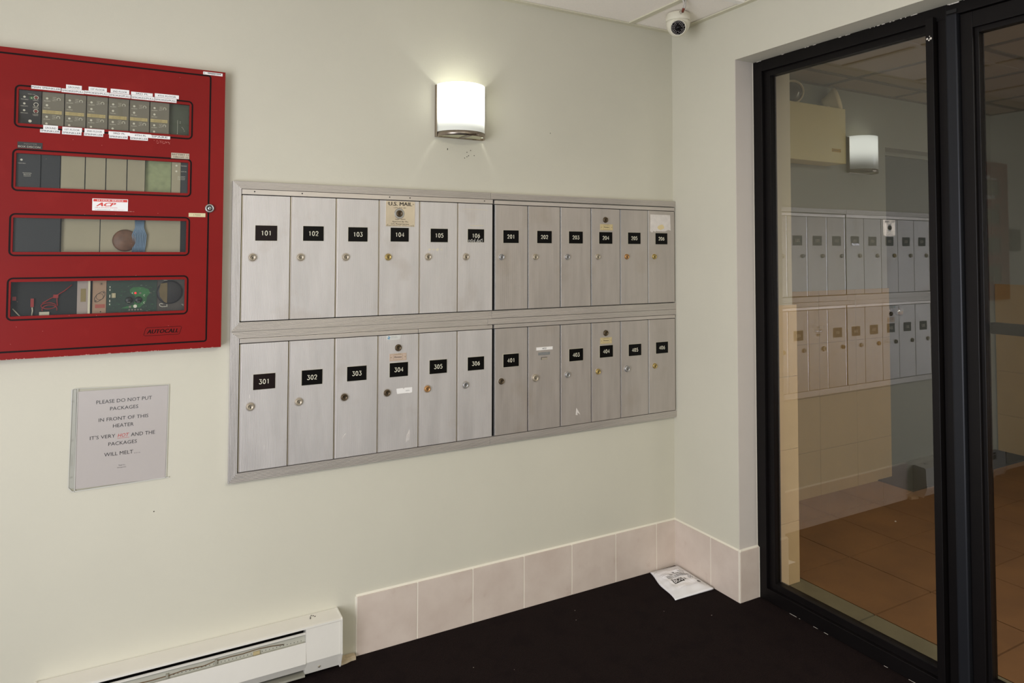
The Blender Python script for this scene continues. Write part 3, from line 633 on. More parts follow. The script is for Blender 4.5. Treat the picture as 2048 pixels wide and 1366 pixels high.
# ------------------------------------------------------------------ fire alarm panel
PY = -0.030
PX0, PX1, PZ0, PZ1 = -2.324, -1.737, 0.9995, 1.7985
fp = thing('fire_alarm_panel', ((PX0+PX1)/2, 0, PZ0), 'red metal fire alarm panel with four windows, recessed in the wall', 'alarm panel')
MB().box(PX0+0.002, PX1-0.002, -0.006, 0.0, PZ0+0.002, PZ1-0.002).build('cabinet', red_dark, fp)
WIN = [(-2.2304, -1.8307, 1.6050, 1.6932), (-2.2320, -1.8315, 1.4405, 1.5275), (-2.2345, -1.8332, 1.2732, 1.3612), (-2.2358, -1.8345, 1.1085, 1.1962)]
door = MB(); zz = [PZ1] + [v for w_ in WIN for v in (w_[3], w_[2])] + [PZ0]
wx0, wx1 = -2.2330, -1.8325
for k in range(0, len(zz), 2): door.box(PX0, PX1, PY, -0.022, zz[k+1], zz[k])
for (a, b_, c, d_) in WIN: door.box(PX0, a, PY, -0.022, c, d_); door.box(b_, PX1, PY, -0.022, c, d_)
door.box(PX0, PX0+0.003, -0.022, -0.003, PZ0, PZ1).box(PX1-0.003, PX1, -0.022, -0.003, PZ0, PZ1).box(PX0, PX1, -0.022, -0.003, PZ0, PZ0+0.003).box(PX0, PX1, -0.022, -0.003, PZ1-0.003, PZ1)
pd = door.build('door', red_m, fp)
ln = MB(); ln.ribbon(rrect(-2.2880, -1.7765, 1.0190, 1.7830, 0.006, 3), 0.0044, PY, 0.0004, 0, True)
ln.build('outline_stripe', black_line, pd)
for (a, b_, c, d_) in WIN:
    g_ = MB(); g_.ribbon(rrect(a-0.0065, b_+0.0075, c-0.0090, d_+0.0095, 0.011, 5), 0.0042, PY, 0.0004, 0, True); g_.build('window_stripe', black_line, pd)
    MB().box(a-0.004, b_+0.004, -0.0265, -0.0245, c-0.004, d_+0.004).build('window_pane', panel_glass, fp)
chips = MB()
for k in range(80):
    x = random.uniform(-2.27, -1.76); w_ = random.uniform(0.001, 0.006); h_ = random.choice((0.0007, 0.001, 0.0014, 0.0022)); e_ = PY-0.0002-0.000004*k
    chips.prism([(x, PZ0+0.0002), (x+w_*0.2, PZ0+h_), (x+w_*0.6, PZ0+h_*0.8), (x+w_, PZ0+0.0003)], 1, e_, PY+0.0003)
for k in range(26): x = random.uniform(-2.26, -1.78); z = random.uniform(1.02, 1.78); chips.box(x, x+0.0012, PY-0.0003, PY, z, z+0.0007)
chips.build('chipped_paint', mat('chipped enamel', 'c99a90', 0.7), pd, recalc=True)['kind'] = 'stuff'
L_ = MB(); L_.lathe([(0.0125, 0), (0.0125, 0.003), (0.0115, 0.006), (0.0085, 0.0065), (0.0080, 0.005), (0, 0.005)], (-1.7735, PY, 1.3990), (0, -1, 0), 26, 0)
L_.lathe([(0.0080, 0.0051), (0.0072, 0.0056), (0, 0.0058)], (-1.7735, PY, 1.3990), (0, -1, 0), 20, 1); L_.lathe([(0.0055, 0.0059), (0.005, 0.0064), (0, 0.0066)], (-1.7735, PY, 1.3990), (0, -1, 0), 16, 0); L_.disc(-1.7735, 1.3990, PY-0.0066, 0.0017, 0.0003, 8, 1)
L_.build('lock', [steel, keyhole_m], fp)
IY = -0.0225
# window 1: modules
edges = [-2.2340, -2.1812, -2.1310, -2.0815, -2.0310, -1.9805, -1.9306, -1.8810]
def module(a, b_, m_, w_):
    o_ = MB().box(a+0.0012, b_-0.0012, IY, -0.007, w_[2]-0.004, w_[3]+0.004).build('module', m_, fp); return o_
MB().box(-2.236, -1.828, -0.0085, -0.006, 1.595, 1.70).build('backing', module_seam, fp)
m0 = module(edges[0], edges[1], module_dark, WIN[0])
f_ = MB()
for z in (1.6757, 1.6583, 1.6405): f_.disc(-2.2186, z, IY, 0.0026, 0.0015, 10, 0)
for z, s_ in ((1.6695, 'TROUBLE'), (1.6520, 'SUPERVISORY'), (1.6340, 'GROUND')): text(f_, s_, -2.2265, -2.2105, z-0.0015, z+0.0008, IY-0.0003, 0)
for z, mi in ((1.6760, 2), (1.6578, 1), (1.6405, 2)):
    f_.ribbon([(-2.1935+0.0048*math.cos(t_*PI/8), z+0.0048*math.sin(t_*PI/8)) for t_ in range(-3, 12)], 0.0014, IY, 0.0004, 0); f_.disc(-2.1935, z, IY, 0.0032, 0.001, 10, mi)
for z, s_ in ((1.6685, 'DRILL'), (1.6510, 'RESET'), (1.6480, 'SYSTEM'), (1.6325, 'LAMP'), (1.6290, 'TEST')): text(f_, s_, -2.2000, -2.1880, z-0.001, z+0.0012, IY-0.0003, 0)
text(f_, 'PWR. ON', -2.2110, -2.1960, 1.6830, 1.6850, IY-0.0003, 0); f_.disc(-2.2035, 1.6745, IY, 0.0045, 0.0004, 12, 3); f_.disc(-2.2035, 1.6740, IY-0.0004, 0.0015, 0.0005, 8, 0)
f_.disc(-2.2055, 1.6134, IY, 0.0036, 0.001, 12, 0)
f_.build('control_face', [pale_led, module_dark, red_cap, pcb_green], m0)
faces = None
for k in range(6):
    a, b_ = edges[k+1], edges[k+2]
    mo = module(a, b_, module_grey, WIN[0])
    if faces is None:
        F = MB(); ox = a
        for z in (1.6765, 1.6585, 1.6280, 1.6100): F.disc(ox+0.0115, z, IY, 0.0028, 0.0014, 10, 0)
        for z in (1.6762, 1.6278):
            F.ribbon([(ox+0.0368+0.0036*math.cos(t_*PI/8), z+0.0036*math.sin(t_*PI/8)) for t_ in range(-2, 11)], 0.0013, IY, 0.0004, 0)
            for q, s_ in enumerate(('ALARM', 'TBL', 'BATT')): text(F, s_, ox+0.0235, ox+0.0315, z+0.0035-0.0042*q, z+0.0055-0.0042*q, IY-0.0003, 0)
        for z, s_ in ((1.6695, 'ALARM'), (1.6515, 'TROUBLE'), (1.6212, 'ALARM'), (1.6035, 'TROUBLE')): text(F, s_, ox+0.0045, ox+0.0185, z-0.001, z+0.0015, IY-0.0003, 0)
        F.box(ox+0.0020, ox+0.0445, IY-0.0010, IY, 1.6366, 1.6406, 1).box(ox+0.0020, ox+0.0445, IY-0.0010, IY, 1.6412, 1.6452, 1)
        text(F, 'ZONE   1', ox+0.010, ox+0.040, 1.6422, 1.6442, IY-0.0012, 2); text(F, 'ZONE   2', ox+0.010, ox+0.040, 1.6376, 1.6396, IY-0.0012, 2)
        faces = F.build('zone_face', [pale_led, yellow_strip, print_line], mo)
    else:
        copy_part(faces, mo, a-ox)
MB().box(edges[7], -1.828, -0.010, -0.0075, 1.60, 1.70).build('circuit_board', pcb_grey, fp)
q = MB().box(-1.8600, -1.8594, -0.0103, -0.0098, 1.610, 1.650)
for x, z in ((-1.8530, 1.642), (-1.8530, 1.646), (-1.8480, 1.630), (-1.8455, 1.6275), (-1.8440, 1.6245), (-1.8600, 1.611), (-1.8420, 1.6200)): q.disc(x, z, -0.010, 0.0009, 0.0005, 6)
q.build('solder_point', pale_led, fp)
# window 2: two dark modules, blank plates, board
MB().box(-2.238, -1.826, -0.0085, -0.006, 1.432, 1.536).build('backing', module_seam, fp)
e2 = [-2.2370, -2.1795, -2.1365, -2.0810, -2.0330, -1.9830, -1.9385]
for k in range(6):
    o_ = module(e2[k], e2[k+1], module_dark if k < 2 else module_beige, WIN[1])
    if k == 0:
        MB().disc(-2.2215, 1.5115, IY, 0.0026, 0.001, 10, 0).build('indicator', pale_led, o_); f_ = MB(); text(f_, 'TROUBLE', -2.2290, -2.2125, 1.5015, 1.5035, IY-0.0003, 0)
        for q_, s_ in enumerate(('MUNICIPAL', 'BOX', 'CIRCUIT')): text(f_, s_, -2.2180+0.002*(q_ > 0), -2.1985-0.002*(q_ > 0), 1.4765-0.0038*q_, 1.4787-0.0038*q_, IY-0.0003, 0)
        f_.build('control_face', pale_led, o_)
MB().box(-1.9385, -1.8740, -0.012, -0.0075, 1.43, 1.537).build('circuit_board', mat('pale olive board', '97a078', 0.5, noise=0.15, nscale=60), fp)
o_ = module(-1.8740, -1.8490, module_beige, WIN[1]); o2 = module(-1.8500, -1.8260, module_dark, WIN[1])
f_ = MB()
for z, s_ in ((1.5180, 'TROUBLE'), (1.5020, 'ALM SIL')): f_.disc(-1.8610, z, IY, 0.0026, 0.001, 10, 0); text(f_, s_, -1.8500, -1.8345, z-0.0012, z+0.0012, IY-0.0003, 0)
for q_, s_ in enumerate(('ALARM', 'SIGNALING', 'CIRCUIT')): text(f_, s_, -1.8575, -1.8385, 1.4860-0.0040*q_, 1.4882-0.0040*q_, IY-0.0003, 0)
f_.build('control_face', pale_led, o_)
# window 3: blank plates, brown disc and bundle of blue tubes
MB().box(-2.240, -1.828, -0.0085, -0.006, 1.265, 1.370).build('backing', interior_black, fp)
module(-2.2385, -2.1330, module_dark, WIN[2])
for a, b_ in ((-2.1330, -2.0440), (-2.0440, -1.9400), (-1.9400, -1.8465)): 
    MB().box(a+0.001, b_-0.001, -0.0105, -0.007, 1.267, 1.368).build('blank_plate', module_beige, fp)
MB().lathe([(0.030, 0), (0.030, 0.004), (0.026, 0.008), (0, 0.009)], (-1.985, -0.0105, 1.305), (0, -1, 0), 26).build('round_disc', brown_part, fp)
bw = MB()
for k in range(9):
    x = -1.9640 + 0.0036*k; bw.tube([(x-0.003, -0.013, 1.268), (x, -0.0165, 1.29), (x-0.0005+0.0006*(k-4), -0.0175, 1.32), (x-0.0012*(k-4), -0.0165, 1.340), (x-0.001*(k-4), -0.0125, 1.362)], 0.0019, 6)
bw.build('blue_bundle', bundle_blue, fp)
# window 4: wires, bracket, driver plate, board
MB().box(-2.240, -1.828, -0.0085, -0.006, 1.100, 1.204).build('backing', interior_black, fp)
yw = -0.013
w_ = MB()
def arc(cx, cz, rx, rz, a0, a1, n=14): return [(cx+rx*math.cos(math.radians(a0+(a1-a0)*k/n)), yw-0.002*math.sin(k), cz+rz*math.sin(math.radians(a0+(a1-a0)*k/n))) for k in range(n+1)]
w_.tube(arc(-2.1560, 1.1320, 0.0165, 0.0078, 0, 360, 20), 0.0012, 6); w_.tube(arc(-2.1535, 1.1230, 0.0165, 0.0115, -20, 200, 14), 0.0012, 6)
w_.tube([(-2.170, yw, 1.139), (-2.155, yw, 1.149), (-2.138, yw, 1.159), (-2.122, yw, 1.170), (-2.105, yw, 1.186)], 0.0013, 6)
w_.tube([(-2.138, yw, 1.153), (-2.1375, yw, 1.143), (-2.136, yw, 1.131)], 0.0014, 6)
w_.box(-2.2340, -2.2260, yw-0.002, yw, 1.148, 1.158); w_.box(-2.1950, -2.1880, yw-0.002, yw, 1.130, 1.152); w_.box(-2.146, -2.135, yw-0.002, yw, 1.152, 1.161)
w_.build('red_wire', wire_red, fp)
w_ = MB(); w_.tube([(-2.2330, yw, 1.127), (-2.2250, yw, 1.117), (-2.2170, yw, 1.107)], 0.0014, 6); w_.tube([(-2.1915, yw, 1.129), (-2.1905, yw, 1.120), (-2.1920, yw, 1.108)], 0.0016, 6)
w_.box(-2.1760, -2.1540, yw-0.002, yw, 1.106, 1.1165); w_.build('white_wire', wire_white, fp)
MB().box(-2.0930, -2.0665, -0.0135, -0.008, 1.103, 1.202).box(-2.0850, -2.0730, -0.0142, -0.0135, 1.140, 1.175, 1).build('label_plate', [mat('pale bracket', 'a89a94', 0.5), print_line], fp)
MB().box(-2.0680, -2.0630, -0.0215, -0.008, 1.103, 1.202).build('bracket', mat('cream bracket edge', 'd6cfb8', 0.5), fp)
dp = MB(); dp.box(-2.0580, -2.0260, -0.0140, -0.008, 1.103, 1.202, 0)
dp.ribbon([(-2.0410+0.0085*math.cos(t_), 1.1525+0.0085*math.sin(t_)) for t_ in [k*PI/9 for k in range(18)]], 0.0008, -0.014, 0.0004, 1, True)
dp.ribbon([(-2.0530, 1.1400), (-2.0500, 1.1375), (-2.0440, 1.1400), (-2.0340, 1.1470), (-2.0290, 1.1560), (-2.0290, 1.1640), (-2.0320, 1.1670), (-2.0380, 1.1650), (-2.0480, 1.1580), (-2.0530, 1.1490)], 0.0012, -0.014, 0.0004, 1, True)
for x, z in ((-2.0500, 1.1412), (-2.0325, 1.1630), (-2.0375, 1.1870), (-2.0385, 1.1120)): dp.disc(x, z, -0.014, 0.0016, 0.0004, 8, 1)
dp.ribbon([(-2.0375+0.0035*math.cos(k*PI/6), 1.1870+0.003*math.sin(k*PI/6)) for k in range(12)], 0.0005, -0.014, 0.0004, 1, True)
dp.box(-2.0515, -2.0285, -0.0144, -0.014, 1.1220, 1.1320, 2); dp.build('driver_plate', [copper_plate, keyhole_m, mat('dull red label', 'a8574a', 0.6)], fp)
cb = MB().box(-2.0250, -1.9040, -0.0125, -0.008, 1.100, 1.203).build('circuit_board', pcb_dark, fp)
MB().prism([(-1.9700, 1.1700), (-1.9620, 1.1760), (-1.9400, 1.1765), (-1.9250, 1.1700), (-1.9200, 1.1600), (-1.9280, 1.1480), (-1.9300, 1.1350), (-1.9450, 1.1200), (-1.9900, 1.1180), (-1.9850, 1.1220), (-1.9600, 1.1280), (-1.9560, 1.1500), (-1.9700, 1.1620)], 1, -0.0132, -0.0125).build('copper_pour', pcb_green, cb, recalc=True)
k_ = MB()
for x in (-1.9720, -1.9490): k_.lathe([(0.0090, 0), (0.0090, 0.004), (0.008, 0.0055), (0, 0.006)], (x, -0.0127, 1.1410), (0, -1, 0), 18, 0); text(k_, 'RESET' if x < -1.96 else 'SILENCE', x-0.004, x+0.004, 1.1345, 1.1360, -0.0190, 1)
k_.disc(-1.9640, 1.1600, -0.0132, 0.0014, 0.001, 8, 1); k_.disc(-1.9450, 1.1595, -0.0132, 0.0026, 0.002, 10, 3)
k_.disc(-1.9690, 1.1225, -0.0132, 0.0030, 0.002, 10, 3); k_.disc(-1.9565, 1.1238, -0.0132, 0.0046, 0.003, 14, 1)
for x in (-1.9705, -1.9635, -1.9565, -1.9495, -1.9425): k_.disc(x, 1.1140, -0.0130, 0.0022, 0.001, 8, 3)
k_.box(-2.0130, -2.0040, -0.0160, -0.0125, 1.1485, 1.1610, 4)
for x in (-2.0110, -2.0065):
    for z in (1.1505, 1.1545, 1.1585): k_.disc(x, z, -0.016, 0.0009, 0.0003, 6, 0)
for z, h_ in ((1.170, 0.005), (1.153, 0.008), (1.140, 0.006), (1.131, 0.004), (1.178, 0.004)): k_.box(-2.0185, -2.0165, -0.0140, -0.0125, z-h_/2, z+h_/2, 1)
for z in (1.1530, 1.1330): k_.ribbon([(-1.9340+0.0025*math.cos(t_), z+0.0022*math.sin(t_)) for t_ in [1+k*0.5 for k in range(9)]], 0.0008, -0.0132, 0.0004, 1)
for k in range(120):
    x = random.uniform(-2.02, -1.912); z = random.uniform(1.106, 1.196); w__ = random.uniform(0.0008, 0.005); k_.box(x, x+w__, -0.0134, -0.0125, z, z+random.uniform(0.0005, 0.0016), random.choice((0, 0, 2, 2, 5)))
k_.build('board_component', [mat('black component', '141815', 0.4), pale_led, pcb_green, mat('dull silver', '8d867c', 0.4, 0.5), mat('cream connector', 'c9bf9c', 0.5), mat('faint silk print', '7d8f7d', 0.6)], cb)
MB().disc(-1.9565, 1.1600, -0.0132, 0.0027, 0.002, 12).build('indicator', red_led, cb)
MB().box(-1.9040, -1.8300, -0.0105, -0.008, 1.100, 1.203).build('mounting_plate', mat('grey brown plate', '4a423c', 0.5), fp)
MB().lathe([(0.033, 0), (0.033, 0.003), (0.028, 0.006), (0, 0.007)], (-1.8720, -0.0108, 1.1600), (0, -1, 0), 26).build('round_disc', mat('charcoal disc', '2b2728', 0.6), fp)
q = MB().prism([(-1.8950, 1.1850), (-1.8780, 1.1870), (-1.8780, 1.1300), (-1.8850, 1.1330), (-1.8960, 1.1480), (-1.8985, 1.1650)], 1, -0.0190, -0.0176).build('backing_card', mat('olive brown card', '6d5c3a', 0.6, noise=0.2, nscale=50), fp, recalc=True)
q = MB(); q.ribbon([(-1.8800, 1.1200), (-1.8900, 1.1195), (-1.8960, 1.1225), (-1.8965, 1.1275), (-1.8920, 1.1290), (-1.8880, 1.1275)], 0.0013, -0.0106, 0.0006); q.ribbon([(-1.8780, 1.1260), (-1.8780, 1.1190)], 0.0013, -0.0106, 0.0006); q.ribbon([(-1.8870, 1.1935), (-1.8780, 1.1935)], 0.0008, -0.0106, 0.0006); q.ribbon([(-1.8410, 1.1245), (-1.8370, 1.1245), (-1.8370, 1.1205)], 0.001, -0.0106, 0.0006)
q.build('wire_clip', pale_led, fp)
# tape labels on the door
TAPES = [('MAIN SPRINKLER', -2.2038, -2.1398, 1.6972, 1.7063), ('GROUND', -2.1280, -2.0927, 1.7060, 1.7169), ('1ST FLOOR', -2.0771, -2.0349, 1.7065, 1.7172), ('2ND FLOOR', -2.0260, -1.9818, 1.7064, 1.7177),
 ('3RD FL', -1.9772, -1.9246, 1.7064, 1.7152), ('4TH FLOOR', -1.9193, -1.8586, 1.7065, 1.7169), ('SMOKES/PULL', -2.1380, -2.0872, 1.6958, 1.7055), ('SMOKES/PULL', -2.0863, -2.0300, 1.6964, 1.7060), ('SMOKES/PULL', -2.0292, -1.9782, 1.6956, 1.7055),
 ('SMOKES/PULL', -1.9764, -1.9201, 1.6954, 1.7058), ('SMOKES/PULL', -1.9191, -1.8644, 1.6953, 1.7057), ('GROUND', -2.1759, -2.1437, 1.5930, 1.6048), ('SPRINKLER', -2.1825, -2.1390, 1.5849, 1.5935), ('1ST FLOOR', -2.1340, -2.0899, 1.5925, 1.6039),
 ('SPRINKLER', -2.1345, -2.0910, 1.5842, 1.5929), ('2ND FLOOR', -2.0842, -2.0387, 1.5925, 1.6036), ('SPRINKLER', -2.0853, -2.0412, 1.5841, 1.5929), ('3RD FL', -2.0287, -1.9783, 1.5918, 1.6011), ('SPRINKLER', -2.0272, -1.9831, 1.5824, 1.5920),
 ('4TH FL', -1.9783, -1.9263, 1.5905, 1.6000), ('SPRINKLER', -1.9771, -1.9339, 1.5818, 1.5907), ('SPARE', -1.9310, -1.8789, 1.5902, 1.5986)]
for s_, a, b_, c, d_ in TAPES:
    m_ = MB(); th = random.choice((0.0007, 0.0009, 0.0011)); m_.box(a, b_, PY-th, PY, c, d_, 0)
    pad = 0.0012 if s_.startswith(('SM', 'SPRI', 'MAIN')) else (b_-a)*0.12
    if s_ == '3RD FL': pad = 0.011
    if s_ == '4TH FL': pad = 0.012
    text(m_, s_, a+pad, b_-pad, c+0.0024, c+0.0070, PY-th-0.0001, 1, bold=0.008); m_.build('tape_label', [pvc, ink], pd)
m_ = MB(); m_.box(-2.2299, -2.1765, PY-0.001, PY, 1.5405, 1.5570, 0)
text(m_, 'MASTER', -2.2160, -2.1880, 1.5500, 1.5545, PY-0.0012, 1); text(m_, 'BOX DISCON', -2.2280, -2.1810, 1.5425, 1.5475, PY-0.0012, 2, bold=0.02)
m_.build('black_label', [mat('black label', '2c2a28', 0.5), mat('faint lettering', '6d6a62', 0.7), mat('worn pale lettering', 'a8a494', 0.7)], pd)
m_ = MB(); m_.box(-1.8753, -1.8292, PY-0.001, PY, 1.5375, 1.5532, 0); text(m_, 'BATTERY 11', -1.8730, -1.8310, 1.5465, 1.5512, PY-0.0012, 1, bold=0.02); text(m_, 'CIRCUIT 15', -1.8700, -1.8320, 1.5395, 1.5440, PY-0.0012, 1, bold=0.02); m_.build('circuit_label', [mat('worn silver label', 'bdb19c', 0.5), mat('brown ink', '5c5245', 0.7)], pd)
m_ = MB(); m_.box(-1.7967, -1.7449, PY-0.001, PY, 1.7858, 1.7940, 0); text(m_, '#', -1.7950, -1.7920, 1.7880, 1.7915, PY-0.0012, 1)
for k in range(30): x = -1.785+0.0012*k; m_.box(x, x+random.uniform(0.0004, 0.0009), PY-0.0013, PY-0.001, 1.7892, 1.7925, 1)
text(m_, '6027', -1.775, -1.765, 1.7866, 1.7882, PY-0.0012, 1); m_.build('barcode_label', [pvc, ink], pd)
m_ = MB(); m_.box(-2.0626, -1.9790, PY-0.0008, PY, 1.3845, 1.4170, 0); m_.box(-2.0600, -1.9805, PY-0.0010, PY-0.0007, 1.4090, 1.4155, 1)
text(m_, '24 HOUR SERVICE', -2.0520, -1.9900, 1.4105, 1.4140, PY-0.0012, 0, bold=0.02); text(m_, 'ACP', -2.0530, -2.0080, 1.3965, 1.4065, PY-0.0010, 1, bold=0.045, shear=0.4)
text(m_, 'FIRE & SECURITY SYSTEMS', -2.0560, -2.0040, 1.3918, 1.3940, PY-0.0010, 1); text(m_, 'TO ARRANGE FOR SERVICE CALL', -2.0560, -2.0200, 1.3865, 1.3880, PY-0.0010, 2); text(m_, '(800) 352-2211', -2.0130, -1.9870, 1.3865, 1.3882, PY-0.0010, 1)
m_.build('service_sticker', [pvc, acp_red, ink], pd)
m_ = MB(); m_.box(-1.8278, -1.7842, PY-0.0008, PY, 1.3735, 1.3845, 0); text(m_, '17003', -1.8150, -1.7975, 1.3768, 1.3815, PY-0.0010, 1); m_.build('number_label', [mat('cream label', 'd5caa0', 0.5), mat('grey ink', '7d7a62', 0.7)], pd)
m_ = MB(); sl = 0.004
m_.ribbon([(-1.9310, 1.0425), (-1.9345, 1.0450), (-1.9300, 1.0620), (-1.9265, 1.0645), (-1.8430, 1.0645), (-1.8405, 1.0620), (-1.8455, 1.0450), (-1.8490, 1.0425)], 0.0010, PY, 0.0003, 0, True)
text(m_, 'AUTOCALL', -1.9265, -1.8490, 1.0480, 1.0590, PY-0.0004, 0, bold=0.035, shear=0.25); m_.build('brand_emblem', black_line, pd)
m_ = MB()
for k in range(40): x = random.uniform(-1.92, -1.875); z = 1.5795+random.uniform(-0.003, 0.005); m_.box(x, x+random.uniform(0.0006, 0.003), PY-0.0003, PY, z, z+0.0006)
for k in range(14): x = random.uniform(-1.985, -1.965); m_.box(x, x+0.0015, PY-0.0003, PY, 1.3835, 1.3848)
m_.build('glue_residue', mat('pinkish residue', 'd98f84', 0.7), pd)['kind'] = 'stuff'
# box further along the wall
ib = thing('wall_intercom', (-2.41, 0, 1.283), 'small dark box on the wall beyond the red panel, seen reflected in glass', 'intercom')
MB().box(-2.46, -2.36, -0.03, 0, 1.283, 1.411, bev=0.003).build('housing', mat('dark intercom', '2a2a2a', 0.4), ib)
g_ = MB()
for k in range(5): g_.box(-2.44, -2.38, -0.0315, -0.029, 1.36+0.007*k, 1.363+0.007*k)
g_.build('grille', dark_gap, ib)

# ------------------------------------------------------------------ notice in a plastic sleeve
nt = thing('notice', (-1.98, 0, 0.637), 'white printed notice about packages in a clear sleeve, taped below the red panel', 'notice')
MB().prism([(-2.0885, 0.6425), (-2.0867, 0.9000), (-1.8703, 0.8975), (-1.8735, 0.6400)], 1, -0.0026, -0.0014).build('sheet', paper_m, nt, recalc=True)
m_ = MB(); y_ = -0.0028
for s_, a, b_, c, d_, mi, kw in (('PLEASE DO NOT PUT', -2.0437, -1.9104, 0.8622, 0.8718, 0, {}), ('PACKAGES', -2.0110, -1.9438, 0.8418, 0.8512, 0, {}), ('IN FRONT OF THIS', -2.0374, -1.9186, 0.8138, 0.8232, 0, {}), ('HEATER', -2.0036, -1.9540, 0.7946, 0.8040, 0, {}),
    ("IT'S VERY", -2.0567, -1.9975, 0.7680, 0.7776, 0, {}), ('HOT', -1.9920, -1.9645, 0.7672, 0.7766, 1, dict(shear=0.25)), ('AND THE', -1.9601, -1.9012, 0.7658, 0.7756, 0, {}), ('PACKAGES', -2.0135, -1.9453, 0.7466, 0.7560, 0, {}), ('WILL MELT', -2.0228, -1.9540, 0.7190, 0.7286, 0, {}), ('....', -1.9515, -1.9370, 0.7186, 0.7200, 0, {}),
    ('Thank You', -1.9886, -1.9725, 0.6895, 0.6925, 0, {}), ('Management', -1.9913, -1.9702, 0.6830, 0.6862, 0, {})):
    text(m_, s_, a, b_, c, d_, y_, mi, **kw)
m_.box(-1.9928, -1.9640, y_-0.0001, y_, 0.7640, 0.7647, 1)
m_.build('lettering', [paper_ink, red_ink], nt)
sv = MB(); sv.prism([(-2.0945, 0.6365), (-2.1035, 0.6480), (-2.0990, 0.9060), (-2.0955, 0.9090), (-1.8695, 0.8995), (-1.8722, 0.6400), (-1.8640, 0.6425), (-1.8640, 0.6395)], 1, -0.0036, -0.0032)
so = sv.build('plastic_sleeve', sleeve_m, nt, recalc=True)
eb = MB()
eb.ribbon([(-2.0890, 0.6365), (-2.0870, 0.9075)], 0.0016, -0.0036, 0.0004, 0); eb.ribbon([(-2.1035, 0.6480), (-2.0990, 0.9060), (-2.0955, 0.9090), (-1.8695, 0.8995)], 0.0012, -0.0036, 0.0004, 0)
eb.ribbon([(-2.1030, 0.6480), (-2.0945, 0.6370), (-1.8640, 0.6405)], 0.0022, -0.0036, 0.0004, 0); eb.ribbon([(-1.8720, 0.6400), (-1.8690, 0.8995)], 0.0014, -0.0036, 0.0004, 0)
eb.box(-2.1015, -2.0895, -0.0020, -0.0010, 0.6450, 0.9060, 0)
for z in (0.8749, 0.7726, 0.6755): eb.ribbon([(-2.0975+0.002*math.cos(k*PI/5), z+0.002*math.sin(k*PI/5)) for k in range(10)], 0.0006, -0.0038, 0.0003, 1, True)
text(eb, 'SHEET PROTECTOR', -2.0985, -2.0965, 0.705, 0.735, -0.0039, 1, fn=lambda u, w: (-2.0985+0.0022*w, -0.0039, 0.705+0.032*u))
eb.build('sleeve_binding', [mat('cloudy plastic edge', 'c9c8c0', 0.3), mat('grey hole rim', '98958e', 0.6)], nt)

# ------------------------------------------------------------------ wall sconce
sc = thing('wall_sconce', (-0.975, 0, 1.668), 'lit half-round wall sconce with opal shade and satin nickel band above mailboxes', 'wall lamp')
SX = -0.9745; RX = 0.0875; RY = 0.098
bp_ = MB(); bp_.box(-1.0665, -0.8835, -0.006, 0, 1.668, 1.848, bev=0.001).box(-1.0665, -1.0645, -0.017, -0.005, 1.668, 1.846).box(-0.8855, -0.8835, -0.017, -0.005, 1.668, 1.846)
bp_.build('back_plate', satin, sc)
def half_shell(rx, ry, th, z0, z1, y0, n=28):
    m_ = MB(); P = []
    for k in range(n+1):
        a = PI*k/n; c_, s_ = math.cos(a), math.sin(a); P.append(((SX+rx*c_, y0-ry*s_), (SX+(rx-th)*c_, y0-(ry-th)*s_)))
    vs_ = []
    for (o_, i_) in P: vs_ += [(o_[0], o_[1], z0), (o_[0], o_[1], z1), (i_[0], i_[1], z0), (i_[0], i_[1], z1)]
    fs_ = []
    for k in range(n):
        a = 4*k; b_ = a+4
        fs_ += [(a, a+1, b_+1, b_), (a+2, b_+2, b_+3, a+3), (a+1, a+3, b_+3, b_+1), (a, b_, b_+2, a+2)]
    fs_ += [(0, 2, 3, 1), (4*n, 4*n+1, 4*n+3, 4*n+2)]
    m_.add(vs_, fs_, 0, False)
    for k in range(n): m_.mi[4*k+1] = 1; m_.sm[4*k] = True
    return m_
half_shell(RX-0.0005, RY-0.014, 0.0035, 1.676, 1.849, -0.006).build('shade', [shade_m, mat('opal glass inside', 'e6e8dc', 0.6)], sc, recalc=True)
half_shell(RX+0.0015, RY-0.0125, 0.0018, 1.668, 1.6845, -0.006).build('band', [satin, satin], sc, recalc=True)
bt = MB(); Pb = [(SX+0.0745*math.cos(PI*k/14), -0.009-0.0675*math.sin(PI*k/14)) for k in range(15)]
bt.prism(Pb, 2, 1.6715, 1.6735); bt.build('bottom_diffuser', cream_m, sc, recalc=True)
MB().box(SX-0.006, SX+0.012, -0.078, -0.010, 1.6690, 1.6715).disc(SX-0.043, 1.672, -0.004, 0.003, 0.006, 8).build('bracket', satin, sc)
bulb = MB(); bulb.lathe([(0.0, 0.055), (0.014, 0.05), (0.019, 0.03), (0.019, -0.02), (0.011, -0.032), (0.011, -0.05)], (-0.965, -0.048, 1.755), (0, 0, 1), 16)
bulb.build('bulb', mat('lit bulb', 'fffdf0', 0.4, emit='fffbe8', estr=3), sc)
for z, e_ in ((1.79, 0.40), (1.70, 0.05)):
    ld = bpy.data.lights.new('sconce_light', 'POINT'); ld.energy = e_; ld.color = (0.96, 1.0, 0.98); ld.shadow_soft_size = 0.010
    lo = bpy.data.objects.new('sconce_light', ld); COL.objects.link(lo); lo.parent = sc; lo.location = Vector((-0.966, -0.078 if z > 1.75 else -0.048, z)) - WL[sc.name]

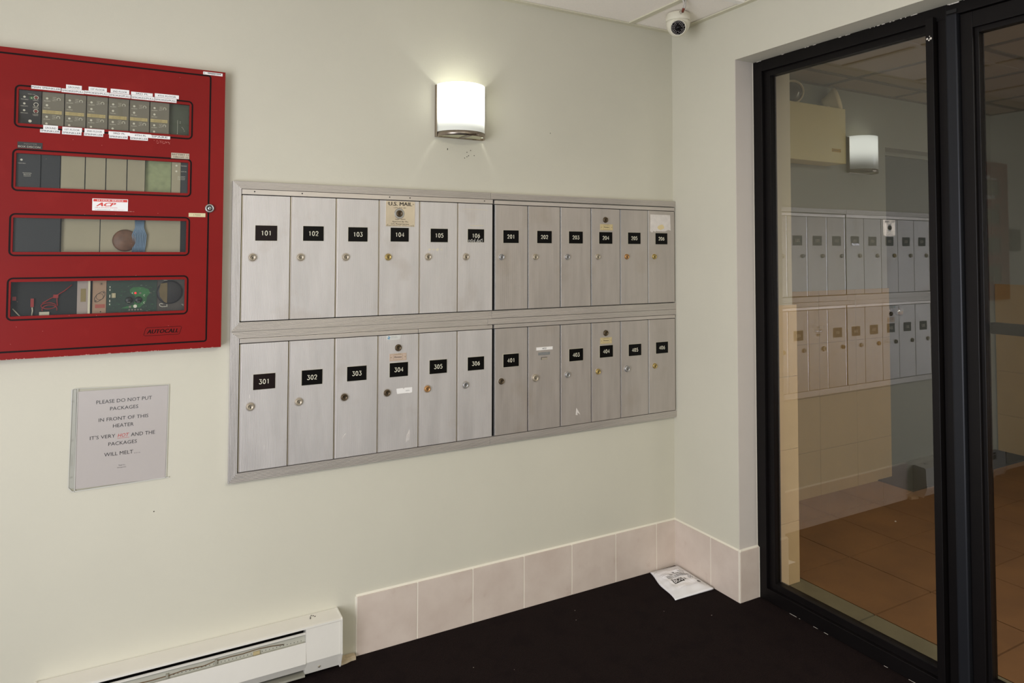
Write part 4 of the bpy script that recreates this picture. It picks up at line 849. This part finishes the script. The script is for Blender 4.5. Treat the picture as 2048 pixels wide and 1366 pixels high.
# ------------------------------------------------------------------ baseboard heater
HX0, HX1 = -2.165, -1.385
ht = thing('baseboard_heater', ((HX0+HX1)/2, 0, 0), 'white electric baseboard heater along the wall beside the tiled skirting', 'heater')
prof = [(0, 0.012), (0, 0.160), (-0.012, 0.163), (-0.062, 0.160), (-0.066, 0.156), (-0.070, 0.057), (-0.052, 0.014)]
def hprof(d): return prof
capR = MB().prism([(0, 0.008), (0, 0.163), (-0.008, 0.166), (-0.064, 0.163), (-0.069, 0.158), (-0.0735, 0.057), (-0.054, 0.010)], 0, HX1-0.004, HX1); capR.build('end_cap', heater_m, ht, recalc=True)
MB().prism([(0, 0.008), (0, 0.163), (-0.008, 0.166), (-0.064, 0.163), (-0.069, 0.158), (-0.0735, 0.057), (-0.054, 0.010)], 0, HX0, HX0+0.004).build('end_cap', heater_m, ht, recalc=True)
for a, b_ in ((-1.493, HX1-0.0045), (HX0+0.0045, -2.06)):
    m_ = MB().prism([(-0.050, 0.014), (-0.0685, 0.057), (-0.0660, 0.1535), (-0.030, 0.1535), (-0.030, 0.014)], 0, a, b_); e_ = m_.build('junction_cover', heater_m, ht, recalc=True)
MB().lathe([(0.0035, 0), (0.003, 0.0015), (0, 0.002)], (-1.452, -0.0585, 0.031), (0, -0.9, -0.4), 10).disc(-1.452, 0.031, -0.0605, 0.001, 0.0004, 6, 1).build('screw', [nickel, keyhole_m], ht)
MB().prism([(0, 0.158), (-0.002, 0.163), (-0.060, 0.161), (-0.0665, 0.160), (-0.0670, 0.1545), (-0.0655, 0.1545), (-0.0650, 0.158), (-0.058, 0.158)], 0, HX0+0.004, HX1-0.004).build('top_cover', heater_m, ht, recalc=True)
MB().prism([(-0.0665, 0.116), (-0.0705, 0.056), (-0.055, 0.031), (-0.0535, 0.032), (-0.0690, 0.057), (-0.0650, 0.116)], 0, -2.06, -1.4932).build('front_cover', heater_m, ht, recalc=True)
MB().box(HX0+0.004, HX1-0.004, -0.006, -0.001, 0.012, 0.158).build('back_panel', mat('shaded inner sheet', '1f1c18', 0.7), ht)  # unlit depth of the heater painted as a dark colour
MB().prism([(-0.060, 0.1432), (-0.0645, 0.1420), (-0.0645, 0.1385), (-0.060, 0.1395)], 0, -2.06, -1.4935).build('louvre', heater_m, ht, recalc=True)
fn_ = MB()
for k in range(90): x = -2.05+0.006*k; fn_.box(x, x+0.0008, -0.050, -0.008, 0.045, 0.108)
fn_.build('heating_fins', heater_in, ht)['kind'] = 'stuff'
MB().box(-2.06, -1.4935, -0.060, -0.008, 0.012, 0.018).build('floor_pan', heater_in, ht)
sh_ = MB(); sh_.box(-2.06, -1.4935, -0.055, -0.052, 0.100, 0.1385, 0)
for k in range(56): sh_.disc(-2.055+0.010*k, 0.1185, -0.055, 0.0012, 0.0003, 6, 1)
sh_.build('inner_reflector', [mat('grey inner sheet', 'c3c1b2', 0.45, 0.2), keyhole_m], ht)
wp = [(-2.03, 0.117), (-1.94, 0.121), (-1.90, 0.1195), (-1.86, 0.1205), (-1.82, 0.124), (-1.77, 0.1215), (-1.74, 0.1270), (-1.70, 0.1275), (-1.67, 0.1265), (-1.63, 0.1290), (-1.59, 0.1270), (-1.555, 0.1225)]
wr_ = MB(); wr_.tube([(x, -0.0575, z) for x, z in wp], 0.0011, 6); wr_.build('capillary_wire', wire_brown, ht)
for a, c, d_ in ((-1.742, 0.117, 0.131), (-1.865, 0.115, 0.127), (-1.967, 0.114, 0.125)): MB().box(a, a+0.006, -0.060, -0.055, c, d_).build('wire_clip', heater_in, ht)
MB().box(-1.640, -1.622, -0.0585, -0.055, 0.1135, 0.1235).build('paper_tag', mat('tan tag', 'b5a57c', 0.7), ht)
nk = MB()
for x, z in ((-1.478, 0.1625), (-1.474, 0.1630), (-1.470, 0.1620), (-1.465, 0.1632)): nk.disc(x, 0.161, -0.0, 0.0012, 0.0, 5)
nk = MB()
for x, y in ((-1.472, -0.020), (-1.468, -0.012), (-1.463, -0.016), (-1.459, -0.022), (-1.474, -0.028)): nk.box(x, x+0.003, y-0.001, y+0.001, 0.1622, 0.1642)
nk.build('paint_nick', print_dark, ht)
# mortar lump between heater and tiles
ml = MB(); P = [(-1.379, -0.004), (-1.378, -0.034), (-1.360, -0.031), (-1.345, -0.026), (-1.330, -0.026), (-1.3275, -0.014), (-1.334, -0.004)]
ml.prism(P, 2, 0, 0.009); P2 = [(x*0.94-1.357*0.06, y*0.8-0.003) for x, y in P]; ml.prism(P2, 2, 0.009, 0.013)
tag(ml.build('mortar_lump', mortar_m, recalc=True), 'small flat mortar lump on the carpet edge between heater and skirting tiles', 'mortar')

# ------------------------------------------------------------------ dome camera
CX, CY = -0.146, -0.1975
sc2 = thing('security_camera', (CX, CY, CZ-0.09), 'white dome security camera hanging from the ceiling in the corner', 'camera')
MB().lathe([(0.0400, 0.0), (0.0455, -0.004), (0.0465, -0.028), (0.0460, -0.030), (0.0440, -0.031)], (CX, CY, CZ), (0, 0, 1), 36).build('base', cam_white, sc2, recalc=True)
MB().lathe([(0.0455, -0.030), (0.0450, -0.040), (0.0415, -0.056), (0.034, -0.071), (0.022, -0.083), (0.010, -0.088), (0, -0.089)], (CX, CY, CZ), (0, 0, 1), 36).build('dome', cam_white, sc2, recalc=True)
dv = (Vector((-1.85, -2.1, 1.05)) - Vector((CX, CY, CZ-0.05))).normalized(); fc_ = Vector((CX, CY, CZ-0.049)) + dv*0.0235
MB().lathe([(0.0300, 0), (0.0305, 0.016), (0.0290, 0.022), (0.0265, 0.0225), (0.0262, 0.020)], fc_, dv, 36).build('bezel', cam_white, sc2, recalc=True)
fo = MB().lathe([(0.0265, 0.010), (0.0262, 0.0205), (0.010, 0.021), (0.0095, 0.0225), (0, 0.0225)], fc_, dv, 32).build('lens_face', cam_black, sc2, recalc=True)
MB().lathe([(0.0085, 0.0222), (0.007, 0.0240), (0, 0.0255)], fc_, dv, 20).build('lens', mat('lens glass', '0a0a0d', 0.25, spec=0.4), fo, recalc=True)
ld_ = MB(); e1 = dv.cross(Vector((0, 0, 1))).normalized(); e2 = e1.cross(dv)
for rr, n in ((0.0138, 14), (0.0185, 20), (0.0232, 28)):
    for k in range(n):
        if random.random() < 0.06: continue
        a = 2*PI*k/n + rr*40; c = fc_ + (e1*math.cos(a)+e2*math.sin(a))*rr; ld_.lathe([(0.0014, 0.0208), (0.0012, 0.0220), (0, 0.0226)], c, dv, 7)
ld_.build('infrared_diode', cam_led, fo)['kind'] = 'stuff'
# cable loop beside the camera
cb_ = thing('camera_cable', (-0.20, -0.28, CZ-0.03), 'clear sleeved cable loop from the ceiling down to the dome camera', 'cable')
lp = MB(); lp.tube([(-0.222, -0.322, CZ+0.0), (-0.2185, -0.315, CZ-0.018), (-0.205, -0.290, CZ-0.027), (-0.190, -0.262, CZ-0.024), (-0.175, -0.242, CZ-0.010)], 0.0042, 8)
lp.tube([(-0.236, -0.322, CZ), (-0.224, -0.318, CZ-0.012), (-0.219, -0.306, CZ-0.020), (-0.205, -0.285, CZ-0.024)], 0.0034, 8); lp.build('cord', pale_plastic, cb_)
MB().tube([(-0.2165, -0.3060, CZ-0.0235), (-0.2040, -0.2860, CZ-0.0285)], 0.0048, 8).build('tape', rust, cb_)

# ------------------------------------------------------------------ mailer on the carpet
pk = thing('poly_mailer', (-0.10, -0.12, 0.0), 'white plastic mailer with shipping label on carpet in the tiled corner', 'parcel')
c4 = [Vector((-0.1460, -0.0150, 0.006)), Vector((-0.0125, -0.0300, 0.010)), Vector((-0.0195, -0.2330, 0.008)), Vector((-0.2035, -0.2257, 0.003))]
N = 20; top = []; bot = []
def pk_pt(u, v):   # u across, v from the wall towards the room
    p = (c4[0]*(1-u) + c4[1]*u)*(1-v) + (c4[3]*(1-u) + c4[2]*u)*v
    e_ = min(u, 1-u, v, 1-v); puff = 0.009*min(1, max(0, (e_-0.06)/0.16))**0.7
    puff += 0.0016*math.sin(u*17+v*9)*min(1, e_*8) + 0.0012*math.sin(v*31-u*7)*min(1, e_*8)
    x = p.x + (0.004*math.sin(v*8+1) if u < 0.02 else 0); 
    return Vector((x, p.y, p.z + puff))
vs_ = []
for j in range(N+1):
    for i in range(N+1): vs_.append(pk_pt(i/N, j/N))
for j in range(N+1):
    for i in range(N+1): p = pk_pt(i/N, j/N); vs_.append(Vector((p.x, p.y, max(0.0005, min(p.z-0.0015, 0.002)))))
fs_ = []; o0 = (N+1)**2
for j in range(N):
    for i in range(N):
        a = j*(N+1)+i; fs_ += [(a, a+N+1, a+N+2, a+1), (o0+a, o0+a+1, o0+a+N+2, o0+a+N+1)]
for i in range(N): fs_ += [(i, i+1, o0+i+1, o0+i), (N*(N+1)+i, o0+N*(N+1)+i, o0+N*(N+1)+i+1, N*(N+1)+i+1), (i*(N+1), o0+i*(N+1), o0+(i+1)*(N+1), (i+1)*(N+1)), (i*(N+1)+N, (i+1)*(N+1)+N, o0+(i+1)*(N+1)+N, o0+i*(N+1)+N)]
MB().add(vs_, fs_, 0, True).build('bag', env_m, pk, recalc=True)
def onp(x, y, h=0.0006):   # lay a point at x,y onto the bag top
    # invert the bilinear patch approximately
    u = v = 0.5
    for _ in range(12):
        p = (c4[0]*(1-u) + c4[1]*u)*(1-v) + (c4[3]*(1-u) + c4[2]*u)*v
        du = ((c4[1]-c4[0])*(1-v) + (c4[2]-c4[3])*v); dv_ = ((c4[3]-c4[0])*(1-u) + (c4[2]-c4[1])*u)
        det = du.x*dv_.y - du.y*dv_.x; ex, ey_ = x-p.x, y-p.y
        u += (ex*dv_.y - ey_*dv_.x)/det; v += (du.x*ey_ - du.y*ex)/det
    p = pk_pt(min(max(u, 0), 1), min(max(v, 0), 1)); return Vector((x, y, p.z+h))
def pquad(m_, P, mi, h=0.0006, n=6):
    P = [Vector(p).to_2d() for p in P]; vs_ = []
    for j in range(n+1):
        for i in range(n+1):
            u, v = i/n, j/n; q = (P[0]*(1-u)+P[1]*u)*(1-v) + (P[3]*(1-u)+P[2]*u)*v; vs_.append(onp(q.x, q.y, h))
    m_.add(vs_, [(j*(n+1)+i, (j+1)*(n+1)+i, (j+1)*(n+1)+i+1, j*(n+1)+i+1) for j in range(n) for i in range(n)], mi)
lbm = MB()
A = Vector((-0.137, -0.050)); Bq = Vector((-0.018, -0.063)); Cq = Vector((-0.027, -0.190)); Dq = Vector((-0.152, -0.182))
def lq(u, v): q = (A*(1-u)+Bq*u)*(1-v) + (Dq*(1-u)+Cq*u)*v; return q
pquad(lbm, [tuple(A)+(0,), tuple(Bq)+(0,), tuple(Cq)+(0,), tuple(Dq)+(0,)], 0, 0.0007, 12)
def lrect(u0, u1, v0, v1, mi, h=0.0011, n=3): pquad(lbm, [tuple(lq(u0, v0))+(0,), tuple(lq(u1, v0))+(0,), tuple(lq(u1, v1))+(0,), tuple(lq(u0, v1))+(0,)], mi, h, n)
def ltext(s_, u0, u1, v0, v1, mi, h=0.0014, **kw):   # v0 = top
    def f2(a, b_): q = lq(u0+(u1-u0)*a, v1+(v0-v1)*b_); return onp(q.x, q.y, h)
    text(lbm, s_, 0, 1, 0, 1, 0, mi, fn=f2, **kw)
u = 0.10
while u < 0.90:
    w__ = random.choice((0.006, 0.010, 0.016)); lrect(u, u+w__, 0.33, 0.46, 2, 0.0011, 2); u += w__ + random.choice((0.006, 0.010, 0.014))
lrect(0.12, 0.50, 0.52, 0.74, 1, 0.0011, 5); ltext('BOS', 0.16, 0.46, 0.55, 0.71, 0, 0.0018, bold=0.02); ltext('A', 0.54, 0.63, 0.56, 0.70, 1, bold=0.0); ltext('05', 0.76, 0.92, 0.50, 0.64, 2, bold=0.0)
lrect(0.84, 0.97, 0.86, 0.92, 1, 0.0011, 2); lrect(0.84, 0.99, 0.70, 0.715, 2, 0.0011, 2); lrect(0.86, 0.99, 0.74, 0.752, 2, 0.0011, 2); lrect(0.85, 0.96, 0.78, 0.79, 2, 0.0011, 2)
ltext('TBA 3524 0117', 0.25, 0.85, 0.22, 0.29, 1); ltext('Cycle 1', 0.62, 0.86, 0.03, 0.09, 2); ltext('Boston MA', 0.66, 0.92, 0.13, 0.19, 2); ltext('3', 0.44, 0.52, 0.13, 0.21, 1)
ltext('Residential delivery', 0.02, 0.40, 0.22, 0.27, 3); ltext('Ship to', 0.02, 0.22, 0.14, 0.19, 3); ltext('front door', 0.05, 0.35, 0.30, 0.34, 3)
lbm.build('shipping_label', [mat('label white', 'f0eef0', 0.5), print_dark, env_ink, mat('very faint print', 'b9b5b8', 0.8)], pk)
m_ = MB()
def bq(x, y): return onp(x, y, 0.0012)
for a, b_ in (((-0.155, -0.045), (-0.150, -0.043)), ((-0.146, -0.042), (-0.136, -0.040)), ((-0.134, -0.039), (-0.126, -0.036))): m_.tube([bq(*a), bq((a[0]+b_[0])/2, a[1]+0.002), bq(*b_)], 0.0004, 5)
m_.build('faint_marking', env_ink, pk)
